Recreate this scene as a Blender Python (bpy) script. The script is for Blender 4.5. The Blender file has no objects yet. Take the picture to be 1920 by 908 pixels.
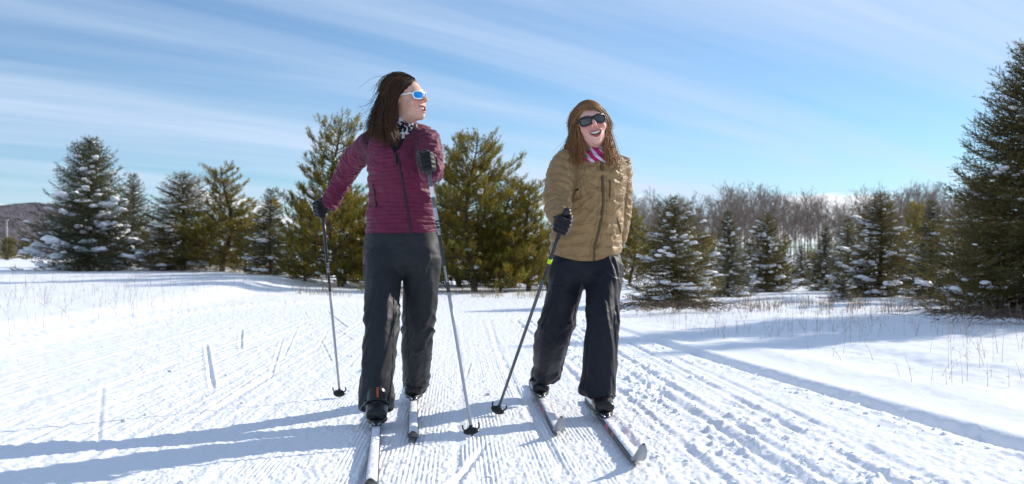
import bpy, math, random
import numpy as np
from mathutils import Vector, Matrix
R = math.radians
scene = bpy.context.scene
COL = scene.collection

# ---------------------------------------------------------------- camera
CAM_H, FPX, CX, HY = 0.82, 1867.0, 960.0, 485.0     # eye height, focal length in photo pixels, principal column, horizon row
cam_data = bpy.data.cameras.new('camera'); cam = bpy.data.objects.new('camera', cam_data); COL.objects.link(cam)
cam.location = (0, 0, CAM_H); cam.rotation_euler = (R(90), 0, 0)
cam_data.sensor_width = 36.0; cam_data.lens = FPX * 36.0 / 1920.0
cam_data.shift_y = -(HY - 454.0) / 1920.0 * -1.0
cam_data.clip_start = 0.05; cam_data.clip_end = 9000.0
cam_data.dof.use_dof = True; cam_data.dof.focus_distance = 5.0; cam_data.dof.aperture_fstop = 4.0
scene.camera = cam
def at(px, py, Y):                                   # a point of the place seen at photo pixel (px, py), Y metres ahead
    return np.array([(px - CX) / FPX * Y, Y, CAM_H - (py - HY) / FPX * Y])

# ---------------------------------------------------------------- light, sky, exposure
SUN_EL, SUN_AZ = R(25.0), R(32.0)                    # azimuth: from +X towards +Y, so light comes from the right and a little behind the skiers
sun_dir = Vector((math.cos(SUN_EL) * math.cos(SUN_AZ), math.cos(SUN_EL) * math.sin(SUN_AZ), math.sin(SUN_EL)))
sd = bpy.data.lights.new('sun', 'SUN'); sun = bpy.data.objects.new('sun', sd); COL.objects.link(sun)
sd.energy = 4.6; sd.angle = R(0.5); sd.color = (1.0, 0.925, 0.81)
sun.rotation_euler = sun_dir.to_track_quat('Z', 'Y').to_euler(); sun.location = (20, 10, 15)
world = bpy.data.worlds.new('World'); scene.world = world; world.use_nodes = True
wn, wl = world.node_tree.nodes, world.node_tree.links
wn.clear()
def wnode(t, **kw):
    n = wn.new(t)
    for k, v in kw.items(): setattr(n, k, v)
    return n
def wmath(op, a, b=None, clamp=False):
    n = wnode('ShaderNodeMath', operation=op); n.use_clamp = clamp
    for i, v in enumerate((a, b)):
        if v is None: continue
        if isinstance(v, (int, float)): n.inputs[i].default_value = v
        else: wl.new(v, n.inputs[i])
    return n.outputs[0]
sky = wnode('ShaderNodeTexSky', sky_type='NISHITA', sun_disc=False)
sky.sun_elevation = SUN_EL; sky.sun_rotation = R(90) - SUN_AZ
sky.altitude = 600; sky.air_density = 1.0; sky.dust_density = 0.05; sky.ozone_density = 1.0
tc = wnode('ShaderNodeTexCoord')
sep = wnode('ShaderNodeSeparateXYZ'); wl.new(tc.outputs['Generated'], sep.inputs[0])
zz = wmath('MAXIMUM', sep.outputs[2], 0.0)
den = wmath('ADD', zz, 0.10)
comb = wnode('ShaderNodeCombineXYZ')
wl.new(wmath('DIVIDE', sep.outputs[0], den), comb.inputs[0]); wl.new(wmath('DIVIDE', sep.outputs[1], den), comb.inputs[1])
def streaks(rot, scale, noise_scale, detail, loc, lo, hi, dist=0.6):
    m1 = wnode('ShaderNodeMapping'); m1.inputs['Rotation'].default_value = (0, 0, rot)
    wl.new(comb.outputs[0], m1.inputs[0])
    m2 = wnode('ShaderNodeMapping'); m2.inputs['Scale'].default_value = scale; m2.inputs['Location'].default_value = loc
    wl.new(m1.outputs[0], m2.inputs[0])
    n = wnode('ShaderNodeTexNoise'); n.inputs['Scale'].default_value = noise_scale; n.inputs['Detail'].default_value = detail
    n.inputs['Roughness'].default_value = 0.55; n.inputs['Distortion'].default_value = dist
    wl.new(m2.outputs[0], n.inputs['Vector'])
    r = wnode('ShaderNodeMapRange', interpolation_type='SMOOTHSTEP')
    r.inputs['From Min'].default_value = lo; r.inputs['From Max'].default_value = hi
    wl.new(n.outputs[0], r.inputs[0])
    return r.outputs[0]
# cirrus drawn out along one wind direction, plus a broad veil
S1 = streaks(R(-38), (0.16, 1.0, 1.0), 0.85, 5.0, (3.3, 1.35, 0.0), 0.22, 0.84, 1.0)
S2 = streaks(R(-34), (0.10, 1.0, 1.0), 3.2, 6.0, (7.1, 4.2, 0.0), 0.42, 0.80, 0.8)
cir = wmath('ADD', wmath('MULTIPLY', S1, 0.92), wmath('MULTIPLY', wmath('MULTIPLY', S2, 0.28), wmath('ADD', S1, 0.25)), True)
# low cumulus just over the skyline
gx = wmath('ARCTAN2', sep.outputs[1], sep.outputs[0])
cc = wnode('ShaderNodeCombineXYZ'); wl.new(wmath('MULTIPLY', gx, 9.0), cc.inputs[0]); wl.new(wmath('MULTIPLY', zz, 26.0), cc.inputs[1])
cadd = wnode('ShaderNodeVectorMath', operation='ADD'); wl.new(cc.outputs[0], cadd.inputs[0]); cadd.inputs[1].default_value = (14.8, 5.2, 0); cn = wnode('ShaderNodeTexNoise'); cn.inputs['Scale'].default_value = 1.0; cn.inputs['Detail'].default_value = 4.0
wl.new(cadd.outputs[0], cn.inputs['Vector'])
band = wnode('ShaderNodeMapRange', interpolation_type='SMOOTHSTEP'); wl.new(zz, band.inputs[0])
band.inputs['From Min'].default_value = 0.10; band.inputs['From Max'].default_value = 0.05
cum = wnode('ShaderNodeMapRange', interpolation_type='SMOOTHSTEP'); wl.new(wmath('MULTIPLY', cn.outputs[0], band.outputs[0]), cum.inputs[0])
cum.inputs['From Min'].default_value = 0.47; cum.inputs['From Max'].default_value = 0.56
# sky colour slightly deepened as in a polarised blue winter sky
hsv = wnode('ShaderNodeMixRGB', blend_type='MULTIPLY'); hsv.inputs[0].default_value = 1.0; hsv.inputs[2].default_value = (0.68, 0.975, 1.24, 1)
wl.new(sky.outputs[0], hsv.inputs[1])
mx = wnode('ShaderNodeMixRGB'); wl.new(cir, mx.inputs[0]); wl.new(hsv.outputs[0], mx.inputs[1]); mx.inputs[2].default_value = (6.3, 7.4, 9.2, 1)
mx2 = wnode('ShaderNodeMixRGB'); wl.new(wmath('MULTIPLY', cum.outputs[0], 0.9), mx2.inputs[0]); wl.new(mx.outputs[0], mx2.inputs[1]); mx2.inputs[2].default_value = (9.5, 9.6, 10.0, 1)
bg = wnode('ShaderNodeBackground'); bg.inputs['Strength'].default_value = 0.085; wl.new(mx2.outputs[0], bg.inputs['Color'])
wo = wnode('ShaderNodeOutputWorld'); wl.new(bg.outputs[0], wo.inputs['Surface'])
vs = scene.view_settings
scene.display_settings.display_device = 'sRGB'
vs.view_transform = 'Standard'; vs.look = 'None'; vs.exposure = 0.39; vs.gamma = 1.0; vs.use_curve_mapping = False
scene.cycles.max_bounces = 6

# ---------------------------------------------------------------- helpers
def vhash(i, seed):
    i = (i.astype(np.int64) * 374761393 + seed * 668265263) & 0xffffffff
    i = ((i ^ (i >> 13)) * 1274126177) & 0xffffffff
    return ((i ^ (i >> 16)) & 0xffffff).astype(np.float32) / float(0xffffff)
def vnoise(P, seed=0):                               # gradient noise on an (N, 2 or 3) array, about -1..1
    P = np.asarray(P, dtype=np.float64)
    I = np.floor(P).astype(np.int64); F = (P - I).astype(np.float32); W = F * F * F * (F * (F * 6 - 15) + 10)
    d = P.shape[1]; K = (1, 57731, 911383)
    out = 0
    for c in range(1 << d):
        w = 1.0; h = 0
        for a in range(d):
            b = (c >> a) & 1
            w = w * (W[:, a] if b else 1 - W[:, a]); h = h + (I[:, a] + b) * K[a]
        r = vhash(h, seed)
        if d == 2:
            g = np.cos(r * 6.2831853) * (F[:, 0] - (c & 1)) + np.sin(r * 6.2831853) * (F[:, 1] - (c >> 1 & 1))
        else:
            zc = vhash(h, seed + 101) * 2 - 1; q = np.sqrt(1 - zc * zc)
            g = q * np.cos(r * 6.2831853) * (F[:, 0] - (c & 1)) + q * np.sin(r * 6.2831853) * (F[:, 1] - (c >> 1 & 1)) + zc * (F[:, 2] - (c >> 2 & 1))
        out = out + w * g
    return out * 1.6
def fbm(P, octv=4, seed=0, gain=0.5, lac=2.03):
    a, t, s = 1.0, 0.0, 0.0
    P = np.asarray(P, dtype=np.float64)
    for o in range(octv):
        t = t + a * vnoise(P, seed + 17 * o); s += a; a *= gain; P = P * lac + 13.7
    return t / s
def sst(x, a, b):
    t = np.clip((x - a) / (b - a), 0, 1); return t * t * (3 - 2 * t)
def C2(*a): return np.stack([np.broadcast_to(np.asarray(v, dtype=np.float64), np.broadcast(*a).shape).ravel() for v in a], 1)

def mesh_from(name, V, F, smooth=True, mats=(), fmat=None, col=None):
    me = bpy.data.meshes.new(name)
    V = np.asarray(V, dtype=np.float32)
    if isinstance(F, np.ndarray): Fs = [F]
    else: Fs = [np.asarray(f) for f in F if len(f)]
    nl = sum(f.size for f in Fs); nf = sum(len(f) for f in Fs)
    me.vertices.add(len(V)); me.vertices.foreach_set('co', V.ravel())
    me.loops.add(nl); me.loops.foreach_set('vertex_index', np.concatenate([f.ravel() for f in Fs]).astype(np.int32))
    st = []; o = 0
    for f in Fs:
        k = f.shape[1]; st.append(o + np.arange(len(f)) * k); o += f.size
    me.polygons.add(nf); me.polygons.foreach_set('loop_start', np.concatenate(st).astype(np.int32))
    me.update(calc_edges=True)
    me.polygons.foreach_set('use_smooth', np.full(nf, smooth))
    for m in mats: me.materials.append(m)
    if fmat is not None: me.polygons.foreach_set('material_index', np.asarray(fmat, dtype=np.int32))
    if col is not None:
        at_ = me.color_attributes.new('tint', 'FLOAT_COLOR', 'POINT')
        c4 = np.ones((len(V), 4), dtype=np.float32); c4[:, :3] = col; at_.data.foreach_set('color', c4.ravel())
    me.validate()
    return me
def link(name, data, parent=None, **props):
    o = bpy.data.objects.new(name, data); COL.objects.link(o)
    if parent is not None: o.parent = parent
    for k, v in props.items(): o[k] = v
    return o
def thing(name, label, cat, loc=(0, 0, 0), rz=0.0, group=None):
    o = link(name, None); o.empty_display_size = 0.2; o.location = loc; o.rotation_euler = (0, 0, rz)
    o['label'] = label; o['category'] = cat
    if group: o['group'] = group
    return o
def copy_tree(o, parent=None):
    c = o.copy(); COL.objects.link(c); c.parent = parent
    for ch in list(o.children): copy_tree(ch, c)
    return c
def wpart(name, me, root, mats=None):                # part given in world coordinates, under a root that only carries a location
    o = link(name, me, root)
    L = np.array(root.location) if root is not None else 0
    if root is not None:
        par = root
        while par.parent is not None:
            par = par.parent
        L = np.array(par.location)
        if root.parent is not None: L = np.zeros(3) ; 
    co = np.empty(len(me.vertices) * 3, dtype=np.float32); me.vertices.foreach_get('co', co)
    if root is not None and root.parent is None:
        me.vertices.foreach_set('co', (co.reshape(-1, 3) - np.array(root.location)).ravel().astype(np.float32))
    elif root is not None:
        me.vertices.foreach_set('co', (co.reshape(-1, 3) - np.array(root.parent.location)).ravel().astype(np.float32))
    me.update()
    return o

class Buf:                                           # collects triangles and quads
    def __init__(s): s.V = []; s.T = []; s.Q = []; s.C = []; s.MT = []; s.MQ = []; s.n = 0
    def add(s, V, T=None, Q=None, col=None, mi=0):
        V = np.asarray(V, dtype=np.float64).reshape(-1, 3)
        if T is not None and len(T): s.T.append(np.asarray(T) + s.n); s.MT.append(np.full(len(T), mi))
        if Q is not None and len(Q): s.Q.append(np.asarray(Q) + s.n); s.MQ.append(np.full(len(Q), mi))
        s.V.append(V); s.n += len(V)
        s.C.append(np.broadcast_to(np.asarray(col if col is not None else (1, 1, 1), dtype=np.float32), (len(V), 3)))
    def mesh(s, name, mats, smooth=True, tint=False):
        F = []; M = []
        if s.T: F.append(np.concatenate(s.T)); M.append(np.concatenate(s.MT))
        if s.Q: F.append(np.concatenate(s.Q)); M.append(np.concatenate(s.MQ))
        return mesh_from(name, np.concatenate(s.V), F, smooth, mats, np.concatenate(M), np.concatenate(s.C) if tint else None)
def unit(v): v = np.asarray(v, dtype=np.float64); return v / (np.linalg.norm(v, axis=-1, keepdims=True) + 1e-12)
def frames(P):
    P = np.asarray(P, dtype=np.float64); T = unit(np.gradient(P, axis=0))
    u = np.cross(T[0], (0, 0, 1.0)); 
    if np.linalg.norm(u) < 1e-3: u = np.array([1.0, 0, 0])
    U = []
    for t in T:
        u = u - t * np.dot(u, t); u = u / (np.linalg.norm(u) + 1e-12); U.append(u)
    U = np.array(U); return T, U, np.cross(T, U)
def tube(buf, P, r, k=6, col=None, mi=0, caps=True):
    P = np.asarray(P, dtype=np.float64); n = len(P); r = np.broadcast_to(np.asarray(r, dtype=np.float64), (n,))
    T, U, W = frames(P); a = np.arange(k) * 2 * np.pi / k
    V = P[:, None] + r[:, None, None] * (np.cos(a)[None, :, None] * U[:, None] + np.sin(a)[None, :, None] * W[:, None])
    i = np.arange(n - 1)[:, None] * k; j = np.arange(k)[None]; j2 = (j + 1) % k
    Q = np.stack([i + j, i + j2, i + k + j2, i + k + j], -1).reshape(-1, 4)
    V = V.reshape(-1, 3); Tt = []
    if caps:
        V = np.concatenate([V, P[:1], P[-1:]]); b = n * k
        for q in range(k): Tt += [(b, (q + 1) % k, q), (b + 1, (n - 1) * k + q, (n - 1) * k + (q + 1) % k)]
    buf.add(V, Tt, Q, col, mi)
def box(buf, c, s, M=None, col=None, mi=0, bev=0.0):
    s = np.asarray(s) / 2.0; V = []
    if bev <= 0:
        V = np.array([(x, y, z) for x in (-1, 1) for y in (-1, 1) for z in (-1, 1)]) * s
        Q = [(0, 1, 3, 2), (4, 6, 7, 5), (0, 4, 5, 1), (2, 3, 7, 6), (0, 2, 6, 4), (1, 5, 7, 3)]
    else:
        b = min(bev, min(s) * 0.9); ring = []
        for z, o in ((-s[2], b), (-s[2] + b, 0), (s[2] - b, 0), (s[2], b)):
            x, y = s[0] - o, s[1] - o
            ring.append([(x - b + o, y, z), (-x + b - o, y, z), (-x, y - b + o, z), (-x, -y + b - o, z), (-x + b - o, -y, z), (x - b + o, -y, z), (x, -y + b - o, z), (x, y - b + o, z)])
        V = np.array(ring).reshape(-1, 3); Q = []
        for i in range(3):
            for j in range(8): Q.append((i * 8 + j, i * 8 + (j + 1) % 8, i * 8 + 8 + (j + 1) % 8, i * 8 + 8 + j))
        Q += [(3, 2, 1, 0), (7, 4, 3, 0), (7, 6, 5, 4), (24, 25, 26, 27), (24, 27, 28, 31), (28, 29, 30, 31)]
    if M is not None: V = V @ np.asarray(M).T
    buf.add(V + np.asarray(c), None, Q, col, mi)
def catmull(P, n):
    P = np.asarray(P, dtype=np.float64); m = len(P)
    t = np.linspace(0, m - 1, n); i = np.clip(t.astype(int), 0, m - 2); f = (t - i)[:, None]
    g = lambda k: P[np.clip(k, 0, m - 1)]
    p0, p1, p2, p3 = g(i - 1), g(i), g(i + 1), g(i + 2)
    return 0.5 * (2 * p1 + (p2 - p0) * f + (2 * p0 - 5 * p1 + 4 * p2 - p3) * f ** 2 + (3 * p1 - p0 - 3 * p2 + p3) * f ** 3)

# ---------------------------------------------------------------- materials
def mat(name, base, rough=0.7, spec=0.3, var=0.0, vscale=8.0, bump=0.0, bscale=60.0, tint=False, metal=0.0, sheen=0.0, trans=0.0, sss=0.0, bstretch=None, coat=0.0, bdist=0.01):
    m = bpy.data.materials.new(name); m.use_nodes = True
    nt = m.node_tree; n, l = nt.nodes, nt.links; b = n['Principled BSDF']
    b.inputs['Roughness'].default_value = rough; b.inputs['Metallic'].default_value = metal
    b.inputs['Specular IOR Level'].default_value = spec
    b.inputs['Coat Weight'].default_value = coat
    b.inputs['Sheen Weight'].default_value = sheen; b.inputs['Sheen Roughness'].default_value = 0.4
    b.inputs['Transmission Weight'].default_value = trans
    if sss: 
        b.inputs['Subsurface Weight'].default_value = sss; b.inputs['Subsurface Radius'].default_value = (1.0, 0.35, 0.2); b.inputs['Subsurface Scale'].default_value = 0.012
    tcn = n.new('ShaderNodeTexCoord'); src = None
    rgb = n.new('ShaderNodeRGB'); rgb.outputs[0].default_value = (*base, 1); src = rgb.outputs[0]
    if tint:
        at_ = n.new('ShaderNodeAttribute'); at_.attribute_name = 'tint'
        mm = n.new('ShaderNodeMixRGB'); mm.blend_type = 'MULTIPLY'; mm.inputs[0].default_value = 1
        l.new(src, mm.inputs[1]); l.new(at_.outputs['Color'], mm.inputs[2]); src = mm.outputs[0]
    if var:
        no = n.new('ShaderNodeTexNoise'); no.inputs['Scale'].default_value = vscale; no.inputs['Detail'].default_value = 5
        l.new(tcn.outputs['Object'], no.inputs['Vector'])
        mr = n.new('ShaderNodeMapRange'); mr.inputs['To Min'].default_value = 1 - var; mr.inputs['To Max'].default_value = 1 + var
        mr.inputs['From Min'].default_value = 0.3; mr.inputs['From Max'].default_value = 0.7
        l.new(no.outputs[0], mr.inputs[0])
        vm = n.new('ShaderNodeVectorMath'); vm.operation = 'SCALE'; l.new(src, vm.inputs[0]); l.new(mr.outputs[0], vm.inputs['Scale']); src = vm.outputs[0]
    l.new(src, b.inputs['Base Color'])
    if bump:
        no = n.new('ShaderNodeTexNoise'); no.inputs['Scale'].default_value = bscale; no.inputs['Detail'].default_value = 4
        if bstretch:
            mp = n.new('ShaderNodeMapping'); mp.inputs['Scale'].default_value = bstretch; l.new(tcn.outputs['Object'], mp.inputs[0]); l.new(mp.outputs[0], no.inputs['Vector'])
        else: l.new(tcn.outputs['Object'], no.inputs['Vector'])
        bp = n.new('ShaderNodeBump'); bp.inputs['Strength'].default_value = bump; bp.inputs['Distance'].default_value = bdist
        l.new(no.outputs[0], bp.inputs['Height']); l.new(bp.outputs[0], b.inputs['Normal'])
    return m
def leaf_mat(name, base, trans):
    m = mat(name, base, 0.8, 0.06, tint=True); nt = m.node_tree; n, l = nt.nodes, nt.links
    b = n['Principled BSDF']; o = n['Material Output']; t = n.new('ShaderNodeBsdfTranslucent'); mx_ = n.new('ShaderNodeMixShader')
    src = b.inputs['Base Color'].links[0].from_socket; l.new(src, t.inputs['Color']); mx_.inputs[0].default_value = trans
    l.new(b.outputs[0], mx_.inputs[1]); l.new(t.outputs[0], mx_.inputs[2]); l.new(mx_.outputs[0], o.inputs['Surface'])
    return m
M_SNOW = mat('snow', (0.87, 0.89, 0.925), 0.5, 0.25, bump=0.38, bscale=85, bdist=0.008)
M_SNOWC = mat('tree_snow', (0.88, 0.90, 0.93), 0.6, 0.2, bump=0.3, bscale=30, bdist=0.02)
# ---------------------------------------------------------------- ground: one snow sheet
def track_s(x, y):                                   # distance across the trail; lines of equal s run along it and bend right far off
    s1 = x + 0.055 * (y - 5)
    r = np.sqrt((x - 4.0) ** 2 + (y - 13.0) ** 2)
    s2 = 4.44 - r
    return np.where((y > 13) & (x < 4.0), s2, np.where(x >= 4.0, 4.44 - np.abs(y - 13) , s1))
def ditch_x(y): return 1.49 + (9.28 - y) * 0.125 + 0.004 * (9.28 - y) ** 2
def base_z(x, y):
    x = np.asarray(x, dtype=np.float64); y = np.asarray(y, dtype=np.float64)
    fr = y > 1
    a = np.where(fr, x / np.maximum(y, 1), 0)
    left = sst(-a, 0.10, 0.30)
    z = left * np.clip(y - 11, 0, 40) * 0.0145 * sst(y, 8, 20)
    z = z + 0.13 * sst(-(x + 0.04 * (y - 8)), 4.5, 5.6) * sst(y, -2, 4)
    ur = x - ditch_x(np.clip(y, -8, 12))
    rf = sst(ur, 0.0, 0.09) * (1 - sst(y, 12, 20))
    z = z + 0.020 * rf + 0.05 * sst(ur, 0.3, 2.6) * (1 - sst(y, 14, 26))
    P = C2(x * 0.45, y * 0.35); amp = sst(ur, 0.15, 0.9) + 0.6 * sst(-x, 4.6, 6.0)
    z = z + (0.05 * fbm(P, 3, 5) * np.minimum(amp, 1).ravel()).reshape(x.shape)
    z = z + (0.03 * vnoise(C2(x * 0.11 + 3, y * 0.08), 9)).reshape(x.shape) * sst(y, 12, 26)
    far = np.hypot(x, y)
    z = z + sst(far, 150, 900) * 3.0
    z = z + 1.6 * sst(x / np.maximum(y, 1), 0.02, 0.14) * sst(y, 60, 170)
    return z
def ground_z(x, y):
    return float(base_z(np.array([x]), np.array([y]))[0])
def seg_groove(x, y, x0, y0, x1, y1, w):             # distance profile of a straight mark
    dx, dy = x1 - x0, y1 - y0; L2 = dx * dx + dy * dy
    t = np.clip(((x - x0) * dx + (y - y0) * dy) / L2, 0, 1)
    d = np.hypot(x - x0 - t * dx, y - y0 - t * dy)
    e = np.minimum(t, 1 - t) * math.sqrt(L2)
    return np.exp(-(d / w) ** 2) * sst(e, 0.0, 0.6), np.exp(-((d - 1.9 * w) / w) ** 2) * sst(e, 0.0, 0.6)
def fine_z(x, y):
    s = track_s(x, y)
    ur = x - ditch_x(np.clip(y, -8, 12)); bend = sst(y, 9.5, 12.5)
    Lm = sst(s, -4.9, -4.2)
    trail = Lm * np.where(y < 12, 1 - sst(ur, -0.35, -0.1), 1 - sst(s, 1.9, 2.4)) * (1 - sst(y, 21, 27))
    n1 = fbm(C2(x * 3.1, y * 2.2), 3, 21); n2 = fbm(C2(x * 13, y * 9), 3, 22); n3 = fbm(C2(x * 42, y * 26), 2, 23); n4 = vnoise(C2(s * 9, y * 0.55), 24)
    z = np.zeros_like(x)
    # groomed ridges between the skiers, worn away in patches
    cz = sst(s + 0.08 * n1, -1.25, -0.95) * (1 - sst(s + 0.08 * n1, 0.40, 0.58))
    wear = sst(n1 + 0.6 * n4 + 0.5 * n2, -0.15, 0.55)
    cord = np.sin(2 * np.pi * s / 0.0185 + 0.9 * n1 + 0.4 * n4)
    n5 = fbm(C2(x * 75, y * 38), 2, 25)
    z += trail * cz * (0.0024 * cord * (0.08 + 0.92 * wear) + 0.0045 * n3 * (1.3 - 0.7 * wear) + 0.004 * n2)
    cz2 = 1 - cz
    n6 = fbm(C2(x * 6.5 + 2.2 * y, y * 2.0), 3, 27)                 # scuffs slanting with the skating direction
    z += trail * cz2 * (0.0045 * n2 + 0.0042 * n3 + 0.0018 * n5 + 0.0045 * n6)
    # streaks that run with the trail
    st = vnoise(C2(s * 15, y * 0.25), 31) + 0.7 * vnoise(C2(s * 34, y * 0.4), 32)
    z += trail * 0.0030 * st * (1 - 0.55 * cz) * (0.6 + 0.8 * np.clip(n1 + 0.5, 0, 1))
    # classic grooves and skating tracks
    for s0, w, d in ((0.52, 0.022, 0.012), (0.70, 0.02, 0.011), (0.98, 0.028, 0.022), (1.13, 0.025, 0.020), (1.36, 0.022, 0.014), (1.50, 0.02, 0.010), (-1.55, 0.02, 0.007), (-2.2, 0.02, 0.008), (-2.45, 0.02, 0.007), (-3.2, 0.03, 0.009), (-3.9, 0.03, 0.009), (-0.28, 0.018, 0.006), (0.12, 0.02, 0.007)):
        ss = s - s0 - 0.03 * np.sin(y * 0.5 + s0 * 7)
        z += trail * (-d * np.exp(-(ss / w) ** 2) + 0.45 * d * np.exp(-((np.abs(ss) - 2.0 * w) / w) ** 2)) * np.clip(0.55 + 0.9 * n1, 0.05, 1.2)
    # churned crumbs beside the right skier, kicked up in small lumps, in patches along the tracks
    cm = sst(s, 0.42, 0.7) * (1 - sst(ur, -0.95, -0.35)) * (1 - bend)
    pat = sst(vnoise(C2(x * 2.6, y * 0.9), 51) + 0.5 * n1, -0.12, 0.35)
    n7 = fbm(C2(x * 22, y * 17), 2, 52)
    z += trail * cm * (pat * (0.030 * np.maximum(n2 + 0.3 * n7 - 0.10, 0) + 0.016 * np.maximum(n7 - 0.15, 0) - 0.014 * np.maximum(-n2 - 0.2, 0)) + 0.003 * n3)
    # long skating marks on the left part
    rng = random.Random(4)
    marks = [(-2.98, 9.7, -1.83, 6.1), (-3.15, 11.6, -2.4, 8.8), (-2.45, 12.2, -2.6, 9.4), 
             (-2.9, 15.5, -1.9, 11.6), (-2.2, 14.8, -1.0, 10.8), (-0.1, 4.55, -0.24, 3.3), (-0.62, 4.6, -0.5, 3.0)]
    for k in range(30):
        xx = rng.uniform(-4.0, -0.6); yy = rng.uniform(3.2, 14); a = rng.choice((-1, 1)) * rng.uniform(0.05, 0.42); L = rng.uniform(2.0, 5.0)
        marks.append((xx, yy, xx + math.sin(a) * L, yy + math.cos(a) * L))
    for k in range(9):
        xx = rng.uniform(-0.4, 1.0); yy = rng.uniform(5, 14); a = rng.uniform(-0.2, 0.1); L = rng.uniform(0.8, 2.2)
        marks.append((xx, yy, xx + math.sin(a) * L, yy + math.cos(a) * L))
    sel = (np.abs(x) < 6) & (y > 2) & (y < 18)
    xs, ys = x[sel], y[sel]; acc = np.zeros_like(xs)
    for i, m in enumerate(marks):
        g, h = seg_groove(xs, ys, *m, 0.010 if i > 6 else 0.013)
        acc += (-0.016 * g + 0.006 * h) * (0.35 if i > 6 else 0.7)
    z[sel] += acc * trail[sel]
    # edge of the groomed lane on the left, crumbly
    z += 0.035 * np.exp(-((s + 4.5 + 0.12 * n1) / 0.25) ** 2) * (1 + 0.5 * n2) * (1 - sst(y, 18, 24))
    # the deep rut along the right: a dug groove under a soft overhanging bank
    rut = (1 - sst(y, 9.0, 11.0)) * sst(y, 0, 2.5)
    edge = ur + 0.045 * n1 + 0.030 * n2 + 0.010 * n3
    z += rut * (-0.034 * np.exp(-((edge + 0.01) / 0.038) ** 2) + 0.010 * np.exp(-((edge - 0.11) / 0.08) ** 2))
    z += rut * 0.020 * np.maximum(n2 + 0.1, 0) * np.exp(-((edge + 0.12) / 0.12) ** 2)
    # second soft swale farther right, wind-rippled powder
    fld = sst(ur, 0.2, 0.6)
    z += fld * (0.014 * n1 + 0.0030 * n2 + 0.0012 * n3) * (1 - sst(y, 14, 22))
    z += fld * rut * 0.018 * np.sin(ur * 4.2 + 0.6 * n1) * sst(ur, 0.3, 0.8) * (1 - sst(ur, 1.4, 2.2))
    lf = sst(-s, 4.6, 5.2)
    z += lf * (0.014 * n1 + 0.0028 * n2 + 0.001 * n3)
    return z
def build_ground():
    rad = np.concatenate([np.array([0.4, 0.8, 1.2, 1.6, 2.0, 2.3]), np.exp(np.linspace(np.log(2.55), np.log(13.0), 460)), np.exp(np.linspace(np.log(13.1), np.log(46), 140))[0:], np.exp(np.linspace(np.log(48), np.log(5000), 60))])
    half = R(35.0)
    ang = np.concatenate([np.linspace(-half, R(-21), 130)[:-1], np.linspace(R(-21), R(9), 640)[:-1], np.linspace(R(9), half, 250), np.linspace(half, 2 * np.pi - half, 74)[1:-1]])   # clockwise from +Y
    n, m = len(rad), len(ang)
    RR, AA = np.meshgrid(rad, ang, indexing='ij')
    X = RR * np.sin(AA); Y = RR * np.cos(AA)
    x, y = X.ravel(), Y.ravel()
    z = base_z(x, y)
    near = (y > 0.5) & (np.hypot(x, y) < 50)
    z[near] += fine_z(x[near], y[near])
    V = np.concatenate([np.stack([x, y, z], 1), [[0, 0, 0]]])
    i = np.arange(n - 1)[:, None] * m; j = np.arange(m)[None]; j2 = (j + 1) % m
    Q = np.stack([i + j, i + m + j, i + m + j2, i + j2], -1).reshape(-1, 4)
    T = np.stack([np.full(m, n * m), np.arange(m), (np.arange(m) + 1) % m], 1)
    me = mesh_from('snow_ground', V, [T, Q], True, [M_SNOW])
    link('snow_ground', me, kind='structure')
build_ground()

# snow mound at the far edge of the clearing
def build_mound():
    c = at(1495, 577, 17.0); b = Buf()
    u = np.linspace(0, 1, 24); a = np.linspace(0, 2 * np.pi, 49)[:-1]
    U, A = np.meshgrid(u, a, indexing='ij')
    r = U * (0.40 + 0.10 * np.cos(A) + 0.03 * np.cos(3 * A + 1))
    h = 0.135 * (1 - U ** 2) ** 1.1 * (1 + 0.1 * np.cos(A + 0.5)) - 0.02
    V = np.stack([r * np.cos(A) * 1.15, r * np.sin(A), h], -1).reshape(-1, 3)
    i = np.arange(23)[:, None] * 48; j = np.arange(48)[None]; j2 = (j + 1) % 48
    b.add(V, None, np.stack([i + j, i + 48 + j, i + 48 + j2, i + j2], -1).reshape(-1, 4))
    o = link('snow_mound', b.mesh('snow_mound', [M_SNOW])); o.location = (c[0], c[1], ground_z(c[0], c[1]))
    o['label'] = 'smooth rounded snow mound in front of the dark spruces'; o['category'] = 'snow mound'
build_mound()

# wooded hill far left
M_HILL = mat('bare_wooded_hill', (0.125, 0.115, 0.13), 0.95, 0.0, var=0.45, vscale=0.06, bump=0.8, bscale=0.25, bdist=6.0)
def build_hill():
    nx, ny = 140, 26; b = Buf()
    xs = np.linspace(-1500, 60, nx); ys = np.linspace(900, 1500, ny)
    X, Y = np.meshgrid(xs, ys, indexing='ij')
    ridge = (36 * np.exp(-((X + 590) / 90) ** 2) + 26 * np.exp(-((X + 520) / 70) ** 2) + 14 * np.exp(-((X + 800) / 220) ** 2) + 8) * sst(-X, 380, 480)
    prof = np.sin(np.clip((Y - 900) / 600, 0, 1) * np.pi) ** 0.8
    Z = ridge * prof + 3.5 * fbm(C2(X * 0.02, Y * 0.02), 4, 3).reshape(X.shape) * prof + 2.0 * np.random.default_rng(1).random(X.shape) * prof - 1 + 3
    Z[0] = Z[-1] = -2; Z[:, 0] = Z[:, -1] = -2
    i = np.arange(nx - 1)[:, None] * ny; j = np.arange(ny - 1)[None]
    b.add(np.stack([X, Y, Z], -1).reshape(-1, 3), None, np.stack([i + j, i + ny + j, i + ny + j + 1, i + j + 1], -1).reshape(-1, 4))
    link('wooded_hill', b.mesh('wooded_hill', [M_HILL]), kind='structure')
build_hill()

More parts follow.
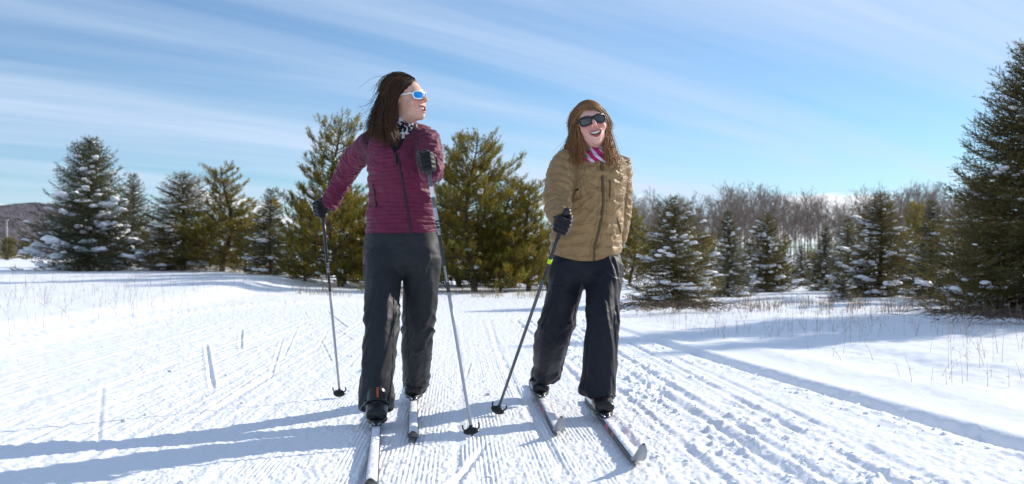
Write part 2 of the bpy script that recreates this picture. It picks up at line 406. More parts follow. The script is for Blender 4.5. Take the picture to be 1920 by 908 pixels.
# ---------------------------------------------------------------- trees
M_BARK = mat('bark', (0.10, 0.075, 0.055), 0.9, 0.1, var=0.4, vscale=14, bump=0.6, bscale=40, bstretch=(1, 1, 0.2))
M_SPRUCE = leaf_mat('spruce_needles', (0.088, 0.100, 0.048), 0.4)
M_PINE = leaf_mat('pine_needles', (0.235, 0.20, 0.050), 0.5)
M_BARE = mat('grey_bare_wood', (0.195, 0.158, 0.138), 0.9, 0.1, var=0.2, vscale=3)
M_STRAW = mat('dry_grass', (0.36, 0.27, 0.16), 0.85, 0.1, tint=True)
M_WEED = mat('dry_weed', (0.27, 0.20, 0.15), 0.85, 0.1, tint=True)

def needle_mesh(name, base, axis, out, ln, wd, col, material):
    # one slim triangle per needle spray; base, axis, out (N,3)
    N = len(base); d = unit(axis * 0.75 + out * 0.8); side = unit(np.cross(d, out + 1e-4))
    V = np.empty((N, 3, 3)); V[:, 0] = base - side * wd[:, None]; V[:, 1] = base + side * wd[:, None]; V[:, 2] = base + d * ln[:, None]
    F = np.arange(N * 3).reshape(-1, 3)
    return mesh_from(name, V.reshape(-1, 3), F, False, [material], None, np.repeat(col, 3, 0))

def lump_mesh(rng, items, name):                     # snow lying in lumps: (centre, direction, length, width, thickness)
    import bmesh
    bm = bmesh.new(); bmesh.ops.create_icosphere(bm, subdivisions=2, radius=1.0)
    bm.verts.ensure_lookup_table()
    IV = np.array([v.co[:] for v in bm.verts]); IF = np.array([[v.index for v in f.verts] for f in bm.faces]); bm.free()
    b = Buf()
    for k, (c, d, L, W, H) in enumerate(items):
        d = unit(np.array([d[0], d[1], d[2]])); s = unit(np.cross(d, (0, 0, 1))); u = np.cross(s, d)
        V = IV * (1 + 0.55 * vnoise(IV * 1.3 + k * 7.7, 3)[:, None] + 0.28 * vnoise(IV * 3.3 + k * 3.1, 4)[:, None])
        V = np.stack([V[:, 0] * L, V[:, 1] * W, np.where(V[:, 2] < 0, V[:, 2] * 0.45, V[:, 2]) * H], 1)
        V[:, 2] -= 0.25 * H * (np.abs(V[:, 0]) / L) ** 2
        b.add(c + V[:, :1] * d + V[:, 1:2] * s + V[:, 2:] * u, IF)
    return b.mesh(name, [M_SNOWC])

def make_spruce(seed, H, Rad, spacing, nl, nw, snow, blue=0.0, fill=1.0, power=0.85, open_top=0.0, whorl=0.14, snow_size=1.0):
    rng = np.random.default_rng(seed)
    trunk = Buf(); tz = np.linspace(-0.1, H * 0.97, 14)
    wob = np.stack([0.012 * H * np.sin(tz * 1.3 + seed), 0.012 * H * np.cos(tz * 1.1 + seed), tz], 1); wob[:2, :2] *= 0.3
    tube(trunk, wob, 0.022 * H * (1 - tz / (H * 1.02)).clip(0.05, 1) ** 0.9, 9)
    Bp, Ax, Ou, Ln, Wd, Co = [], [], [], [], [], []
    lumps = []; wood = Buf()
    z = 0.05 * H; golden = rng.random() * 6
    base_tint = np.array([0.75 + 0.5 * (1 - blue), 1.0, 0.75 + 0.75 * blue])
    while z < H * 0.985:
        f = z / H; rmax = Rad * (1 - f) ** power * (1 - 0.35 * sst(np.array(f), 0.12, 0.0)) + 0.02 * H
        nb = int((5 + 5 * (1 - f)) * fill * (1.0 if f < 0.9 else 0.7)) + 1
        for k in range(nb):
            golden += 2 * np.pi / nb + rng.normal(0, 0.22); az = golden
            L = rmax * (0.56 + 0.54 * rng.random()) 
            if rng.random() < 0.14: L *= 1.13
            up = -0.20 + 0.75 * f ** 1.3 + rng.normal(0, 0.07)
            d = np.array([math.cos(az), math.sin(az), 0]); side = np.array([-d[1], d[0], 0])
            n = max(4, int(L / 0.10)); t = np.linspace(0, 1, n)
            droop = -0.12 * (1 - f) * np.sin(t * np.pi * 0.8)
            P = np.array([0, 0, z + rng.normal(0, 0.03)]) + (t * L)[:, None] * d + np.stack([0 * t, 0 * t, L * (up * t + droop + 0.22 * t ** 3)], 1) + side * (rng.normal(0, 0.06) * L * t ** 2)[:, None]
            if L > 0.25 and spacing < 0.03: tube(wood, P, 0.012 * (1 - t * 0.8), 3, caps=False)
            # twigs off both sides
            tw = []
            step = 0.085 if spacing < 0.02 else 0.12
            nt_ = max(2, int(L / step))
            for q in range(nt_):
                tt = 0.18 + 0.82 * (q + rng.random() * 0.5) / nt_
                i = tt * (n - 1); i0 = min(int(i), n - 2); p = P[i0] + (P[i0 + 1] - P[i0]) * (i - i0); ax = unit(P[i0 + 1] - P[i0])
                for sg in (-1, 1):
                    l = min((0.13 + 0.42 * L * (1 - tt) ** 0.8) * (0.7 + 0.5 * rng.random()), 0.42)
                    dd = unit(ax * 0.75 + side * sg * (0.75 + 0.2 * rng.random()) + np.array([0, 0, rng.normal(0.02, 0.2)]))
                    tw.append((p, dd, l))
                if rng.random() < 0.5: tw.append((p, unit(ax * 0.5 + np.array([rng.normal(0, .3), rng.normal(0, .3), 0.7 + 0.2 * rng.random()])), 0.12 + 0.08 * rng.random()))
            tw.append((P[-2], unit(P[-1] - P[-2]), 0.16)); tw.append((P[0], unit(P[-1] - P[0]), L * 0.95))
            br = 0.75 + 0.5 * rng.random()
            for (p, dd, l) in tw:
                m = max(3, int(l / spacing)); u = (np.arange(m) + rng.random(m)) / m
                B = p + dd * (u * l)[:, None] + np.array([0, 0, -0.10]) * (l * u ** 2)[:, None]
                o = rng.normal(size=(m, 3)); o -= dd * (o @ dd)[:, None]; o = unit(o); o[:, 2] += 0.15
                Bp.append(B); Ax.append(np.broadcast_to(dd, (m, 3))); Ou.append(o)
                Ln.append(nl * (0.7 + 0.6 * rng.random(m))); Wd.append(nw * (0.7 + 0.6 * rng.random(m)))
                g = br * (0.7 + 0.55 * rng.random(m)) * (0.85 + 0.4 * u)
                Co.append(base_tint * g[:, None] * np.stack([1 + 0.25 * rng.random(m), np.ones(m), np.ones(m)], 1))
            cl = float(vnoise(np.array([[math.cos(az) * 2.6 + seed, math.sin(az) * 2.6, z * 1.5 / H * 7]]), seed)[0])
            if L > 0.16 and rng.random() < snow * (1.15 - 0.75 * f) * (0.55 + 1.3 * max(cl + 0.25, 0)):
                for rep in range(1 + (rng.random() < 0.6) + 3 * (cl > 0.22)):
                    tt = 0.40 + 0.55 * rng.random(); i0 = min(int(tt * (n - 1)), n - 2)
                    sz = snow_size * (0.35 + 1.1 * rng.random() ** 2 + (0.4 if cl > 0.22 else 0)) * min(1.0, 0.35 + L) * (1.05 - 0.65 * f)
                    lumps.append((P[i0] + np.array([0, 0, 0.05]) + side * rng.normal(0, 0.13) * L, unit(P[i0 + 1] - P[i0]) * np.array([1, 1, 0.35]), 0.15 * sz, 0.11 * sz, 0.060 * sz))
        z += H * whorl * 0.22 * (0.75 + 0.5 * rng.random()) * (0.55 + 0.45 * (1 - f))
    # leader shoots
    for k in range(3 if open_top else 1):
        dd = unit(np.array([rng.normal(0, 0.12), rng.normal(0, 0.12), 1])); l = 0.09 * H * (1 if k == 0 else 0.7); m = int(l / spacing * 1.5) + 4; u = rng.random(m)
        B = np.array([0, 0, H * 0.93]) + dd * (u * l)[:, None]; o = rng.normal(size=(m, 3)); o[:, 2] = 0.2
        Bp.append(B); Ax.append(np.broadcast_to(dd, (m, 3))); Ou.append(unit(o)); Ln.append(np.full(m, nl)); Wd.append(np.full(m, nw)); Co.append(np.tile(base_tint, (m, 1)))
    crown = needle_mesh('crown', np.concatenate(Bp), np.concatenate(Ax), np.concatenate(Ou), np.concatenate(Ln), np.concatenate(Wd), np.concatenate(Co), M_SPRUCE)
    if wood.n:
        trunk.V += wood.V; 
        for q in wood.Q: trunk.Q.append(q + trunk.n); trunk.MQ.append(np.zeros(len(q), int))
        trunk.C += wood.C; trunk.n += wood.n
    tm = trunk.mesh('trunk', [M_BARK])
    sm = lump_mesh(rng, lumps, 'snow_load') if lumps else None
    return tm, crown, sm

def make_pine(seed, H, Rad, tuft_n, nl, nw, snow=0.16, lean=0.0, dense=1.0):
    rng = np.random.default_rng(seed)
    trunk = Buf(); tz = np.linspace(-0.1, H * 0.96, 16)
    ax_ = lambda z: np.array([lean * z + 0.03 * H * math.sin(z * 1.4 + seed), 0.03 * H * math.cos(z * 1.2 + seed * 2), z])
    tube(trunk, np.array([ax_(v) for v in tz]), 0.02 * H * (1 - tz / (H * 1.03)).clip(0.06, 1) ** 0.8, 9)
    tufts = []; lumps = []
    z = 0.06 * H; az = rng.random() * 6
    while z < H * 0.95:
        f = z / H; rmax = Rad * (1 - f) ** 0.62 * (0.78 + 0.30 * math.sin(f * 9 + seed)) + 0.05 * H
        nb = max(4, int(6.5 * dense * (0.6 if f > 0.8 else 1)))
        for k in range(nb):
            az += 2 * np.pi / nb + rng.normal(0, 0.35)
            L = rmax * (0.5 + 0.62 * rng.random()); up = -0.05 + 0.85 * f + rng.normal(0, 0.12)
            d = np.array([math.cos(az), math.sin(az), 0]); side = np.array([-d[1], d[0], 0])
            n = 8; t = np.linspace(0, 1, n)
            Pb = ax_(z + rng.normal(0, 0.05)) + (t * L)[:, None] * d + np.stack([0 * t, 0 * t, L * (up * t * 0.8 + 0.22 * t ** 3)], 1) + side * (rng.normal(0, 0.12) * L * t ** 2)[:, None]
            tube(trunk, Pb, 0.0045 * H * (1 - 0.8 * t) * (1.2 - 0.6 * f), 4, caps=False)
            tufts.append((Pb[-1], unit(Pb[-1] - Pb[-2] + np.array([0, 0, 0.25])), 1.3))
            ns = max(4, int(L / 0.075))
            for q in range(ns):
                tt = 0.22 + 0.76 * (q + rng.random()) / ns; i = tt * (n - 1); i0 = min(int(i), n - 2); p = Pb[i0] + (Pb[i0 + 1] - Pb[i0]) * (i - i0); ax = unit(Pb[i0 + 1] - Pb[i0])
                l = (0.10 + 0.36 * L * (1.05 - tt)) * (0.6 + 0.7 * rng.random())
                dd = unit(ax * 0.7 + side * rng.choice((-1, 1)) * rng.uniform(0.3, 1.0) + np.array([0, 0, rng.uniform(-0.15, 0.55)]))
                e = p + dd * l
                tube(trunk, np.array([p, p + dd * l * 0.5 + [0, 0, -0.02 * l], e]), 0.004, 3, caps=False)
                tufts.append((e, unit(dd * 0.6 + [0, 0, 0.8]), 1.15))
                for w in (0.4, 0.7):
                    if rng.random() < 0.75: tufts.append((p + dd * l * w + rng.normal(0, 0.03, 3), unit(dd * 0.5 + rng.normal(0, 0.25, 3) + [0, 0, 0.7]), 0.85 + 0.3 * rng.random()))
            if rng.random() < snow * (1.4 - f):
                lumps.append((Pb[-3] + [0, 0, 0.07], unit(Pb[-1] - Pb[-3]), 0.09 * (0.6 + rng.random()), 0.07, 0.05))
        z += H * 0.040 * (0.7 + 0.6 * rng.random())
    for k in range(4): tufts.append((ax_(H * (0.93 + 0.02 * k)), np.array([rng.normal(0, .1), rng.normal(0, .1), 1.0]), 1.2))
    Bp, Ax, Ou, Ln, Wd, Co = [], [], [], [], [], []
    for (p, d, s) in tufts:
        m = int(tuft_n * s); u = rng.random(m)
        o = rng.normal(size=(m, 3)); o -= d * (o @ d)[:, None]; o = unit(o)
        Bp.append(p - d * 0.06 + d * (u * 0.16 * s)[:, None]); Ax.append(np.broadcast_to(d, (m, 3)) * 1.1); Ou.append(o)
        Ln.append(nl * s * (0.7 + 0.6 * rng.random(m))); Wd.append(nw * (0.7 + 0.6 * rng.random(m)))
        hue = rng.random(); g = (0.65 + 0.7 * rng.random()) * (0.75 + 0.5 * rng.random(m))
        Co.append(np.array([0.75 + 0.55 * hue, 1.0, 0.9 - 0.3 * hue]) * g[:, None])
    crown = needle_mesh('crown', np.concatenate(Bp), np.concatenate(Ax), np.concatenate(Ou), np.concatenate(Ln), np.concatenate(Wd), np.concatenate(Co), M_PINE)
    return trunk.mesh('trunk', [M_BARK]), crown, (lump_mesh(rng, lumps, 'snow_load') if lumps else None)

def make_bare(seed, H):
    rng = np.random.default_rng(seed); trunk = Buf(); twig = Buf()
    def grow(p, d, L, r, depth):
        n = 4; t = np.linspace(0, 1, n); bend = rng.normal(0, 0.10, 3) * L; bend[2] = abs(bend[2])
        P = p + d * (t * L)[:, None] + bend * (t ** 2)[:, None]
        tube(trunk if depth < 2 else twig, P, r * (1 - 0.45 * t), 5 if depth == 0 else 3, caps=False)
        if depth == 4: return
        kids = (9, 6, 4, 3)[depth]
        for k in range(kids):
            tt = (0.30 if depth == 0 else 0.2) + (0.7 if depth == 0 else 0.75) * (k + rng.random()) / kids
            i = tt * (n - 1); i0 = min(int(i), n - 2); q = P[i0] + (P[i0 + 1] - P[i0]) * (i - i0)
            dd = unit(unit(P[-1] - P[-2]) * (1.1 if depth == 0 else 0.9) + rng.normal(0, 0.62, 3) + np.array([0, 0, 0.15]))
            grow(q, dd, L * rng.uniform(0.36, 0.56) * (1.12 - 0.35 * tt), max(r * 0.5 * (1.1 - 0.4 * tt), 0.011), depth + 1)
        if depth == 0:
            for k in range(2): grow(P[-1], unit(d + rng.normal(0, 0.3, 3)), L * 0.45, r * 0.5, 1)
    grow(np.array([0, 0, -0.2]), unit(np.array([rng.normal(0, .05), rng.normal(0, .05), 1])), H * 0.66, 0.0085 * H, 0)
    return trunk.mesh('trunk', [M_BARE]), twig.mesh('crown', [M_BARE])

PROTO = {}
def plant(key, maker, px, py_base, py_top, Y, label, cat, rz, group, base_h, widen=1.0, zoff=0.0):
    """stand one tree where the photo shows it; the first of a kind is built, the rest are copies with their own parts"""
    x = (px - CX) / FPX * Y; z = ground_z(x, Y) + zoff
    top = CAM_H - (py_top - HY) / FPX * Y; sc_ = (top - z) / base_h
    if key not in PROTO:
        ms = maker(); PROTO[key] = ms
    name = cat.replace(' ', '_')
    t = thing(name, label, cat, (x, Y, z), rz, group); t.scale = (sc_ * widen, sc_ * widen, sc_)
    for nm, me in zip(('trunk', 'crown', 'snow_load'), PROTO[key]):
        if me is None: continue
        o = link(nm, me, t)
        if nm == 'snow_load': o['kind'] = 'stuff'
    return t
GS, GP, GB = 'snow dusted spruces round the clearing', 'pines round the clearing', 'bare trees of the far wood'
mk = {
 'near':  lambda: make_spruce(11, 4.2, 1.95, 0.0135, 0.038, 0.0060, 0.34, 0.1, 1.35, 0.92, 1, 0.14, 0.6),
 'blue':  lambda: make_spruce(22, 4.4, 2.4, 0.030, 0.060, 0.0095, 0.46, 0.5, 1.6, 0.76, 1, 0.15, 1.35),
 'mid':   lambda: make_spruce(33, 4.0, 1.85, 0.028, 0.055, 0.0090, 0.50, 0.05, 1.0, 0.72, 0, 0.15, 1.0),
 'slim':  lambda: make_spruce(44, 4.0, 1.45, 0.028, 0.055, 0.0090, 0.50, 0.4, 1.0, 0.8, 0, 0.15, 0.85),
 'bush':  lambda: make_spruce(55, 1.0, 0.8, 0.020, 0.045, 0.0075, 0.8, 0.2, 1.0, 0.6, 0, 0.35, 1.2),
 'pineA': lambda: make_pine(5, 4.4, 1.45, 15, 0.085, 0.0075, 0.16, 0.0, 0.8),
 'pineB': lambda: make_pine(8, 4.2, 1.75, 15, 0.085, 0.0075, 0.14, 0.02, 1.0),
}
def P(key, *a, **k): return plant(key, mk[key], *a, **k)
H0 = {'near': 4.25, 'blue': 4.4, 'mid': 4.0, 'slim': 4.0, 'bush': 1.0, 'pineA': 4.4, 'pineB': 4.2}
P('blue', 168, 515, 262, 33, 'broad blue spruce carrying thick snow, leftmost big tree in the clearing', 'spruce tree', 0.4, GS, H0['blue'])
P('slim', 250, 510, 328, 38, 'thin spruce peeping out from behind the broad snow-laden blue spruce', 'spruce tree', 1.1, GS, H0['slim'])
P('mid', 343, 520, 326, 33, 'dark pointed spruce between the broad blue spruce and the yellowish pine', 'spruce tree', 2.3, GS, H0['mid'], 1.4)
P('pineA', 425, 522, 316, 32, 'yellowish sunlit pine left of the small dark spruce', 'pine tree', 0.2, GP, H0['pineA'], 1.5)
P('slim', 507, 530, 356, 29, 'small dark spruce with bushy foot right of the yellowish pine', 'spruce tree', 4.0, GS, H0['slim'], 1.1)
P('pineB', 462, 525, 410, 31, 'low bushy pine leaning out beside the yellowish pine', 'pine tree', 3.0, GP, H0['pineB'], 1.2)
P('pineA', 628, 545, 226, 26, 'tall open pine behind the maroon skier', 'pine tree', 2.0, GP, H0['pineA'], 1.12)
P('pineB', 575, 540, 400, 28, 'short shaggy pine at the left foot of the tall open pine', 'pine tree', 5.2, GP, H0['pineB'], 1.3)
P('pineB', 735, 548, 380, 27, 'pine mostly hidden behind the hips of the maroon skier', 'pine tree', 1.0, GP, H0['pineB'], 1.1)
P('pineB', 880, 552, 256, 24.5, 'tall olive pine between the two skiers', 'pine tree', 0.0, GP, H0['pineB'], 1.15)
P('pineA', 988, 552, 343, 25, 'shorter olive pine left of the tan-jacketed skier', 'pine tree', 3.6, GP, H0['pineA'], 1.25)
P('slim', 1502, 560, 462, 30, 'small dark spruce in the gap behind the snow mound', 'spruce tree', 0.6, GS, H0['slim'], 1.2)
P('mid', 1405, 560, 455, 31, 'dark spruce in the gap between the slim and the brownish spruce', 'spruce tree', 5.5, GS, H0['mid'], 1.2)
P('pineB', 1525, 558, 470, 34, 'low pine behind the narrow dark spruce', 'pine tree', 4.1, GP, H0['pineB'], 1.3)
P('slim', 1690, 568, 440, 24, 'small spruce in the shade right of the tall frosty spruce', 'spruce tree', 2.1, GS, H0['slim'], 1.2)
P('pineB', 690, 546, 430, 25.5, 'low pine bush at the foot of the tall open pine, right side', 'pine tree', 2.2, GP, H0['pineB'], 1.5)
P('pineA', 800, 550, 420, 27, 'pine filling the gap just right of the maroon skier', 'pine tree', 5.6, GP, H0['pineA'], 1.4)
P('pineB', 935, 551, 400, 24.8, 'squat pine between the tall olive pine and the shorter one', 'pine tree', 1.9, GP, H0['pineB'], 1.3)
P('pineB', 540, 534, 440, 30, 'squat pine right of the small dark spruce', 'pine tree', 0.9, GP, H0['pineB'], 1.5)
P('mid', 302, 514, 425, 40, 'low dark spruce in the gap right of the broad blue spruce', 'spruce tree', 0.2, GS, H0['mid'], 1.5)
P('pineB', 388, 520, 415, 37, 'low pine filling the gap behind the pointed spruce', 'pine tree', 1.4, GP, H0['pineB'], 1.6)
P('pineB', 655, 545, 350, 29, 'bushy pine just behind the tall open pine', 'pine tree', 3.7, GP, H0['pineB'], 1.3)
P('pineA', 850, 548, 330, 29, 'pine half hidden behind the tall olive pine, on its left', 'pine tree', 2.4, GP, H0['pineA'], 1.4)
P('pineB', 950, 549, 335, 29, 'bushy pine standing behind the two olive pines', 'pine tree', 0.4, GP, H0['pineB'], 1.3)
P('pineB', 1030, 553, 420, 26, 'pine peeping out left of the tan-jacketed skier', 'pine tree', 2.9, GP, H0['pineB'], 1.2)
P('pineB', 1075, 555, 400, 27, 'pine hidden behind the tan-jacketed skier', 'pine tree', 4.4, GP, H0['pineB'], 1.2)
P('pineA', 1185, 560, 392, 30, 'olive pine just right of the tan-jacketed skier', 'pine tree', 5.0, GP, H0['pineA'], 1.1)
P('mid', 1264, 580, 370, 17.5, 'bushy spruce with heavy snow pads, first tree right of the tan-jacketed skier', 'spruce tree', 0.9, GS, H0['mid'], 1.25)
P('slim', 1366, 570, 398, 21, 'slim dark spruce right of the one with heavy snow pads', 'spruce tree', 2.0, GS, H0['slim'], 1.05)
P('pineB', 1318, 560, 440, 28, 'low pine behind the slim dark spruces', 'pine tree', 0.7, GP, H0['pineB'], 1.2)
P('mid', 1438, 565, 402, 24, 'brownish spruce behind the rounded snow mound', 'spruce tree', 4.2, GS, H0['mid'], 1.05)
P('pineA', 1465, 562, 450, 25, 'small olive pine leaning on the brownish spruce', 'pine tree', 1.7, GP, H0['pineA'], 1.0)
P('slim', 1548, 562, 428, 25, 'narrow dark spruce behind the little snow-capped fir bush', 'spruce tree', 5.1, GS, H0['slim'], 1.1)
P('slim', 1590, 565, 412, 23.5, 'dark spruce left of the tall pointed frosty spruce', 'spruce tree', 0.3, GS, H0['slim'], 1.1)
P('mid', 1652, 575, 362, 20.5, 'tall pointed frosty spruce rising above the right-hand trees', 'spruce tree', 3.1, GS, H0['mid'], 1.1)
P('bush', 1580, 575, 522, 17.5, 'little fir bush capped with thick snow right of the snow mound', 'spruce tree', 0.5, GS, H0['bush'])
P('pineA', 1712, 560, 383, 27, 'pine standing behind the gap beside the blue-black spruce', 'pine tree', 2.6, GP, H0['pineA'], 0.9)
P('slim', 1748, 576, 378, 19, 'narrow blue-black spruce beside the huge right-hand spruce', 'spruce tree', 2.9, GS, H0['slim'], 1.1)
P('near', 1926, 605, 76, 13.5, 'huge dense spruce cut by the right edge of the photo', 'spruce tree', 1.3, GS, H0['near'], 0.98)
P('near', 2209, 605, 5, 13.3, 'spruce just beyond the right edge whose shadow lies across the snow', 'spruce tree', 2.7, GS, H0['near'], 0.9)
P('mid', 1845, 580, 330, 17.5, 'spruce hidden behind the huge right-hand spruce', 'spruce tree', 1.2, GS, H0['mid'], 1.15)
for k, (px, t_, Y) in enumerate(((15, 445, 62), (48, 452, 66), (-20, 440, 60))):
    P('pineB', px, 490, t_, Y, ('far low pine under the hill at the left edge', 'far low pine between the hill and the broad blue spruce', 'far low pine at the very left edge')[k], 'pine tree', k * 2.0, GP, H0['pineB'], 1.3)
bare = [make_bare(100 + k, 9.0) for k in range(5)]
rng = np.random.default_rng(77)
spots = []
for k in range(170):
    px = 1150 + (1830 - 1150) * (k + rng.random()) / 170.0; Y = rng.uniform(80, 150)
    spots.append((px, Y))
for px, Y in ((375, 55), (60, 140), (92, 150), (120, 145), (30, 150)): spots.append((px, Y))
for k, (px, Y) in enumerate(spots):
    x = (px - CX) / FPX * Y; z = ground_z(x, Y)
    topy = 371 + 13 * math.sin(px * 0.021) + rng.normal(0, 9)
    if px < 1000: topy = 330 if px > 300 else 440
    top = CAM_H - (topy - HY) / FPX * Y
    t = thing('bare_tree', 'grey leafless tree in the wood behind the right-hand spruces' if px > 1000 else ('thin leafless tree rising behind the pointed spruce' if px > 300 else 'leafless tree below the hill at far left'), 'bare tree', (x, Y, z), rng.random() * 6.28, GB)
    s_ = (top - z) / 9.0; t.scale = (s_ * 1.1, s_ * 1.1, s_)
    for nm, me in zip(('trunk', 'crown'), bare[k % 5]): link(nm, me, t)

# ---------------------------------------------------------------- loose snow crumbs thrown up by skis
def crumbs():
    import bmesh
    bm = bmesh.new(); bmesh.ops.create_icosphere(bm, subdivisions=1, radius=1.0); bm.verts.ensure_lookup_table()
    IV = np.array([v.co[:] for v in bm.verts]); IF = np.array([[v.index for v in f.verts] for f in bm.faces]); bm.free()
    rng = np.random.default_rng(12); b = Buf(); N = 900
    y = 3.4 + 9 * rng.random(N) ** 1.6; band_ = rng.random(N)
    x = np.where(band_ < 0.55, 0.55 + 0.9 * rng.random(N) - 0.055 * (y - 5), np.where(band_ < 0.8, ditch_x(np.minimum(y, 12)) - 0.05 - 0.3 * rng.random(N) ** 2, -4.2 + 4.2 * rng.random(N)))
    z = base_z(x, y) + fine_z(x, y); r = 0.004 + 0.012 * rng.random(N) ** 4
    for k in range(N):
        V = IV * r[k] * (1 + 0.35 * rng.normal(size=(len(IV), 1))) * np.array([1.2, 1, 0.75])
        b.add(V + [x[k], y[k], z[k] + 0.2 * r[k]], IF)
    o = link('snow_crumbs', b.mesh('snow_crumbs', [M_SNOWC])); o['kind'] = 'stuff'; o['label'] = 'loose snow crumbs scattered along the ski tracks'
crumbs()
# ---------------------------------------------------------------- dry weeds and straw
def stalks(name, n, region, hmin, hmax, seed, rad, material, col, density=None, twigs=3, lean=0.38):
    rng = np.random.default_rng(seed); b = Buf(); k = 0
    while k < n:
        px = rng.uniform(region[0], region[1]); py = rng.uniform(region[2], region[3])
        Y = FPX * (CAM_H - 0.05) / max(py - HY, 6); Y = min(Y, 60) ; x = (px - CX) / FPX * Y
        if density is not None and rng.random() > density(px, py, x, Y): continue
        k += 1
        z = ground_z(x, Y) - 0.02; h = rng.uniform(hmin, hmax) * (0.6 + 0.4 * rng.random())
        a = rng.random() * 6.28; l = abs(rng.normal(0, lean)); t = np.linspace(0, 1, 5)
        Pt = np.array([x, Y, z]) + np.stack([math.cos(a) * l * h * t ** 1.6, math.sin(a) * l * h * t ** 1.6, h * t * (1 - 0.25 * l * t)], 1)
        c = np.array(col) * rng.uniform(0.6, 1.3)
        tube(b, Pt, rad * (1 - 0.7 * t), 3, c, caps=False)
        for q in range(rng.integers(0, twigs + 1)):
            i = rng.integers(2, 4); d = unit(np.array([rng.normal(), rng.normal(), 0.9])); e = Pt[i] + d * h * rng.uniform(0.08, 0.22)
            tube(b, np.array([Pt[i], (Pt[i] + e) / 2 + [0, 0, 0.01], e]), [rad * 0.6, rad * 0.45, rad * 0.6], 3, c, caps=False)
    o = link(name, b.mesh(name, [material], False, True)); o['kind'] = 'stuff'; o['label'] = {'dry_weeds': 'thin dry weed stalks poking through the snow', 'dead_grass': 'tan dead grass round the feet of the trees'}[name.split('.')[0]]
    return o
stalks('dry_weeds', 520, (-60, 600, 512, 640), 0.14, 0.50, 1, 0.0022, M_WEED, (1.2, 1.15, 1.1), lambda px, py, x, Y: 0.9 * (x < -4.9) * (0.35 + 0.65 * (py < 590)) * (0.4 + 0.6 * abs(math.sin(px * 0.02))))
stalks('dry_weeds', 480, (1165, 2000, 582, 720), 0.12, 0.45, 2, 0.0016, M_WEED, (1.3, 1.25, 1.25), lambda px, py, x, Y: (x > ditch_x(min(Y, 12)) + 0.6) * (1.0 if py < 632 else 0.07 + 0.16 * (px > 1780)) * (0.5 + 0.5 * abs(math.sin(px * 0.013))))
stalks('dead_grass', 900, (330, 560, 519, 533), 0.15, 0.55, 3, 0.006, M_STRAW, (1, 1, 1), lambda px, py, x, Y: 0.05 + 0.95 * (vnoise(np.array([[px * 0.03, py * 0.1]]), 61)[0] > 0.05), 1)
stalks('dead_grass', 260, (100, 270, 516, 524), 0.2, 0.8, 7, 0.008, M_STRAW, (0.9, 0.8, 0.7), lambda px, py, x, Y: 0.05 + 0.95 * (vnoise(np.array([[px * 0.03, py * 0.1]]), 61)[0] > 0.05), 1)
stalks('dead_grass', 650, (540, 1060, 541, 556), 0.10, 0.36, 4, 0.0045, M_STRAW, (0.9, 0.9, 0.8), lambda px, py, x, Y: 0.05 + 0.95 * (vnoise(np.array([[px * 0.03, py * 0.1]]), 61)[0] > 0.05), 1)
stalks('dead_grass', 600, (1380, 1800, 571, 590), 0.08, 0.34, 5, 0.0035, M_STRAW, (0.85, 0.75, 0.7), lambda px, py, x, Y: 0.05 + 0.95 * (vnoise(np.array([[px * 0.03, py * 0.1]]), 61)[0] > 0.05), 1)
stalks('dead_grass', 420, (1190, 1370, 575, 586), 0.06, 0.2, 6, 0.003, M_STRAW, (0.7, 0.6, 0.5), lambda px, py, x, Y: 0.05 + 0.95 * (vnoise(np.array([[px * 0.03, py * 0.1]]), 61)[0] > 0.05), 1, 0.9)
# pale post far left
c = at(12, 452, 62); b = Buf(); zg = ground_z(c[0], 62)
hp = CAM_H - (414 - HY) / FPX * 62 - zg
tube(b, np.array([(0, 0, -0.3), (0, 0, hp * 0.5), (0, 0, hp)]), [0.09, 0.08, 0.07], 8)
M_POST = mat('pale_weathered_post', (0.30, 0.28, 0.26), 0.8, 0.2, var=0.2, vscale=6)
t = thing('post', 'pale upright post at far left in front of the wooded hill', 'post', (c[0], 62, zg))
link('shaft', b.mesh('shaft', [M_POST]), t)
b = Buf(); box(b, (0, 0, hp + 0.03), (0.2, 0.2, 0.06)); link('cap', b.mesh('cap', [M_POST]), t)
# fallen dead boughs under the spruces
def boughs(px, py, n, w, seed, label):
    rng = np.random.default_rng(seed); Y = FPX * CAM_H / (py - HY); x = (px - CX) / FPX * Y; b = Buf()
    for k in range(n):
        a = rng.uniform(-0.5, 0.5) + (math.pi if rng.random() < 0.5 else 0); L = w * rng.uniform(0.3, 1.0); t_ = np.linspace(0, 1, 6)
        Pt = np.array([rng.normal(0, w * 0.2), rng.normal(0, 0.25), 0.03]) + np.stack([math.cos(a) * L * t_, math.sin(a) * L * t_, 0.05 + 0.10 * np.sin(t_ * 2.6) - 0.06 * t_], 1)
        tube(b, Pt, 0.008 * (1 - 0.7 * t_), 3, caps=False)
        for q in range(9):
            i = rng.integers(1, 6); e = Pt[i] + np.array([math.cos(a + rng.normal(0, .8)) * 0.14, rng.normal(0, .08), rng.normal(0.0, .05)]); tube(b, np.array([Pt[i], e]), [0.004, 0.002], 3, caps=False)
    o = link('dead_boughs', b.mesh('dead_boughs', [M_BARK])); o.location = (x, Y, ground_z(x, Y)); o['label'] = label; o['category'] = 'dead branches'
boughs(1275, 592, 34, 1.0, 1, 'bare low boughs spread on the snow under the bushy spruce')
boughs(1890, 622, 46, 0.75, 2, 'dark twiggy boughs lying on the snow at the right edge')
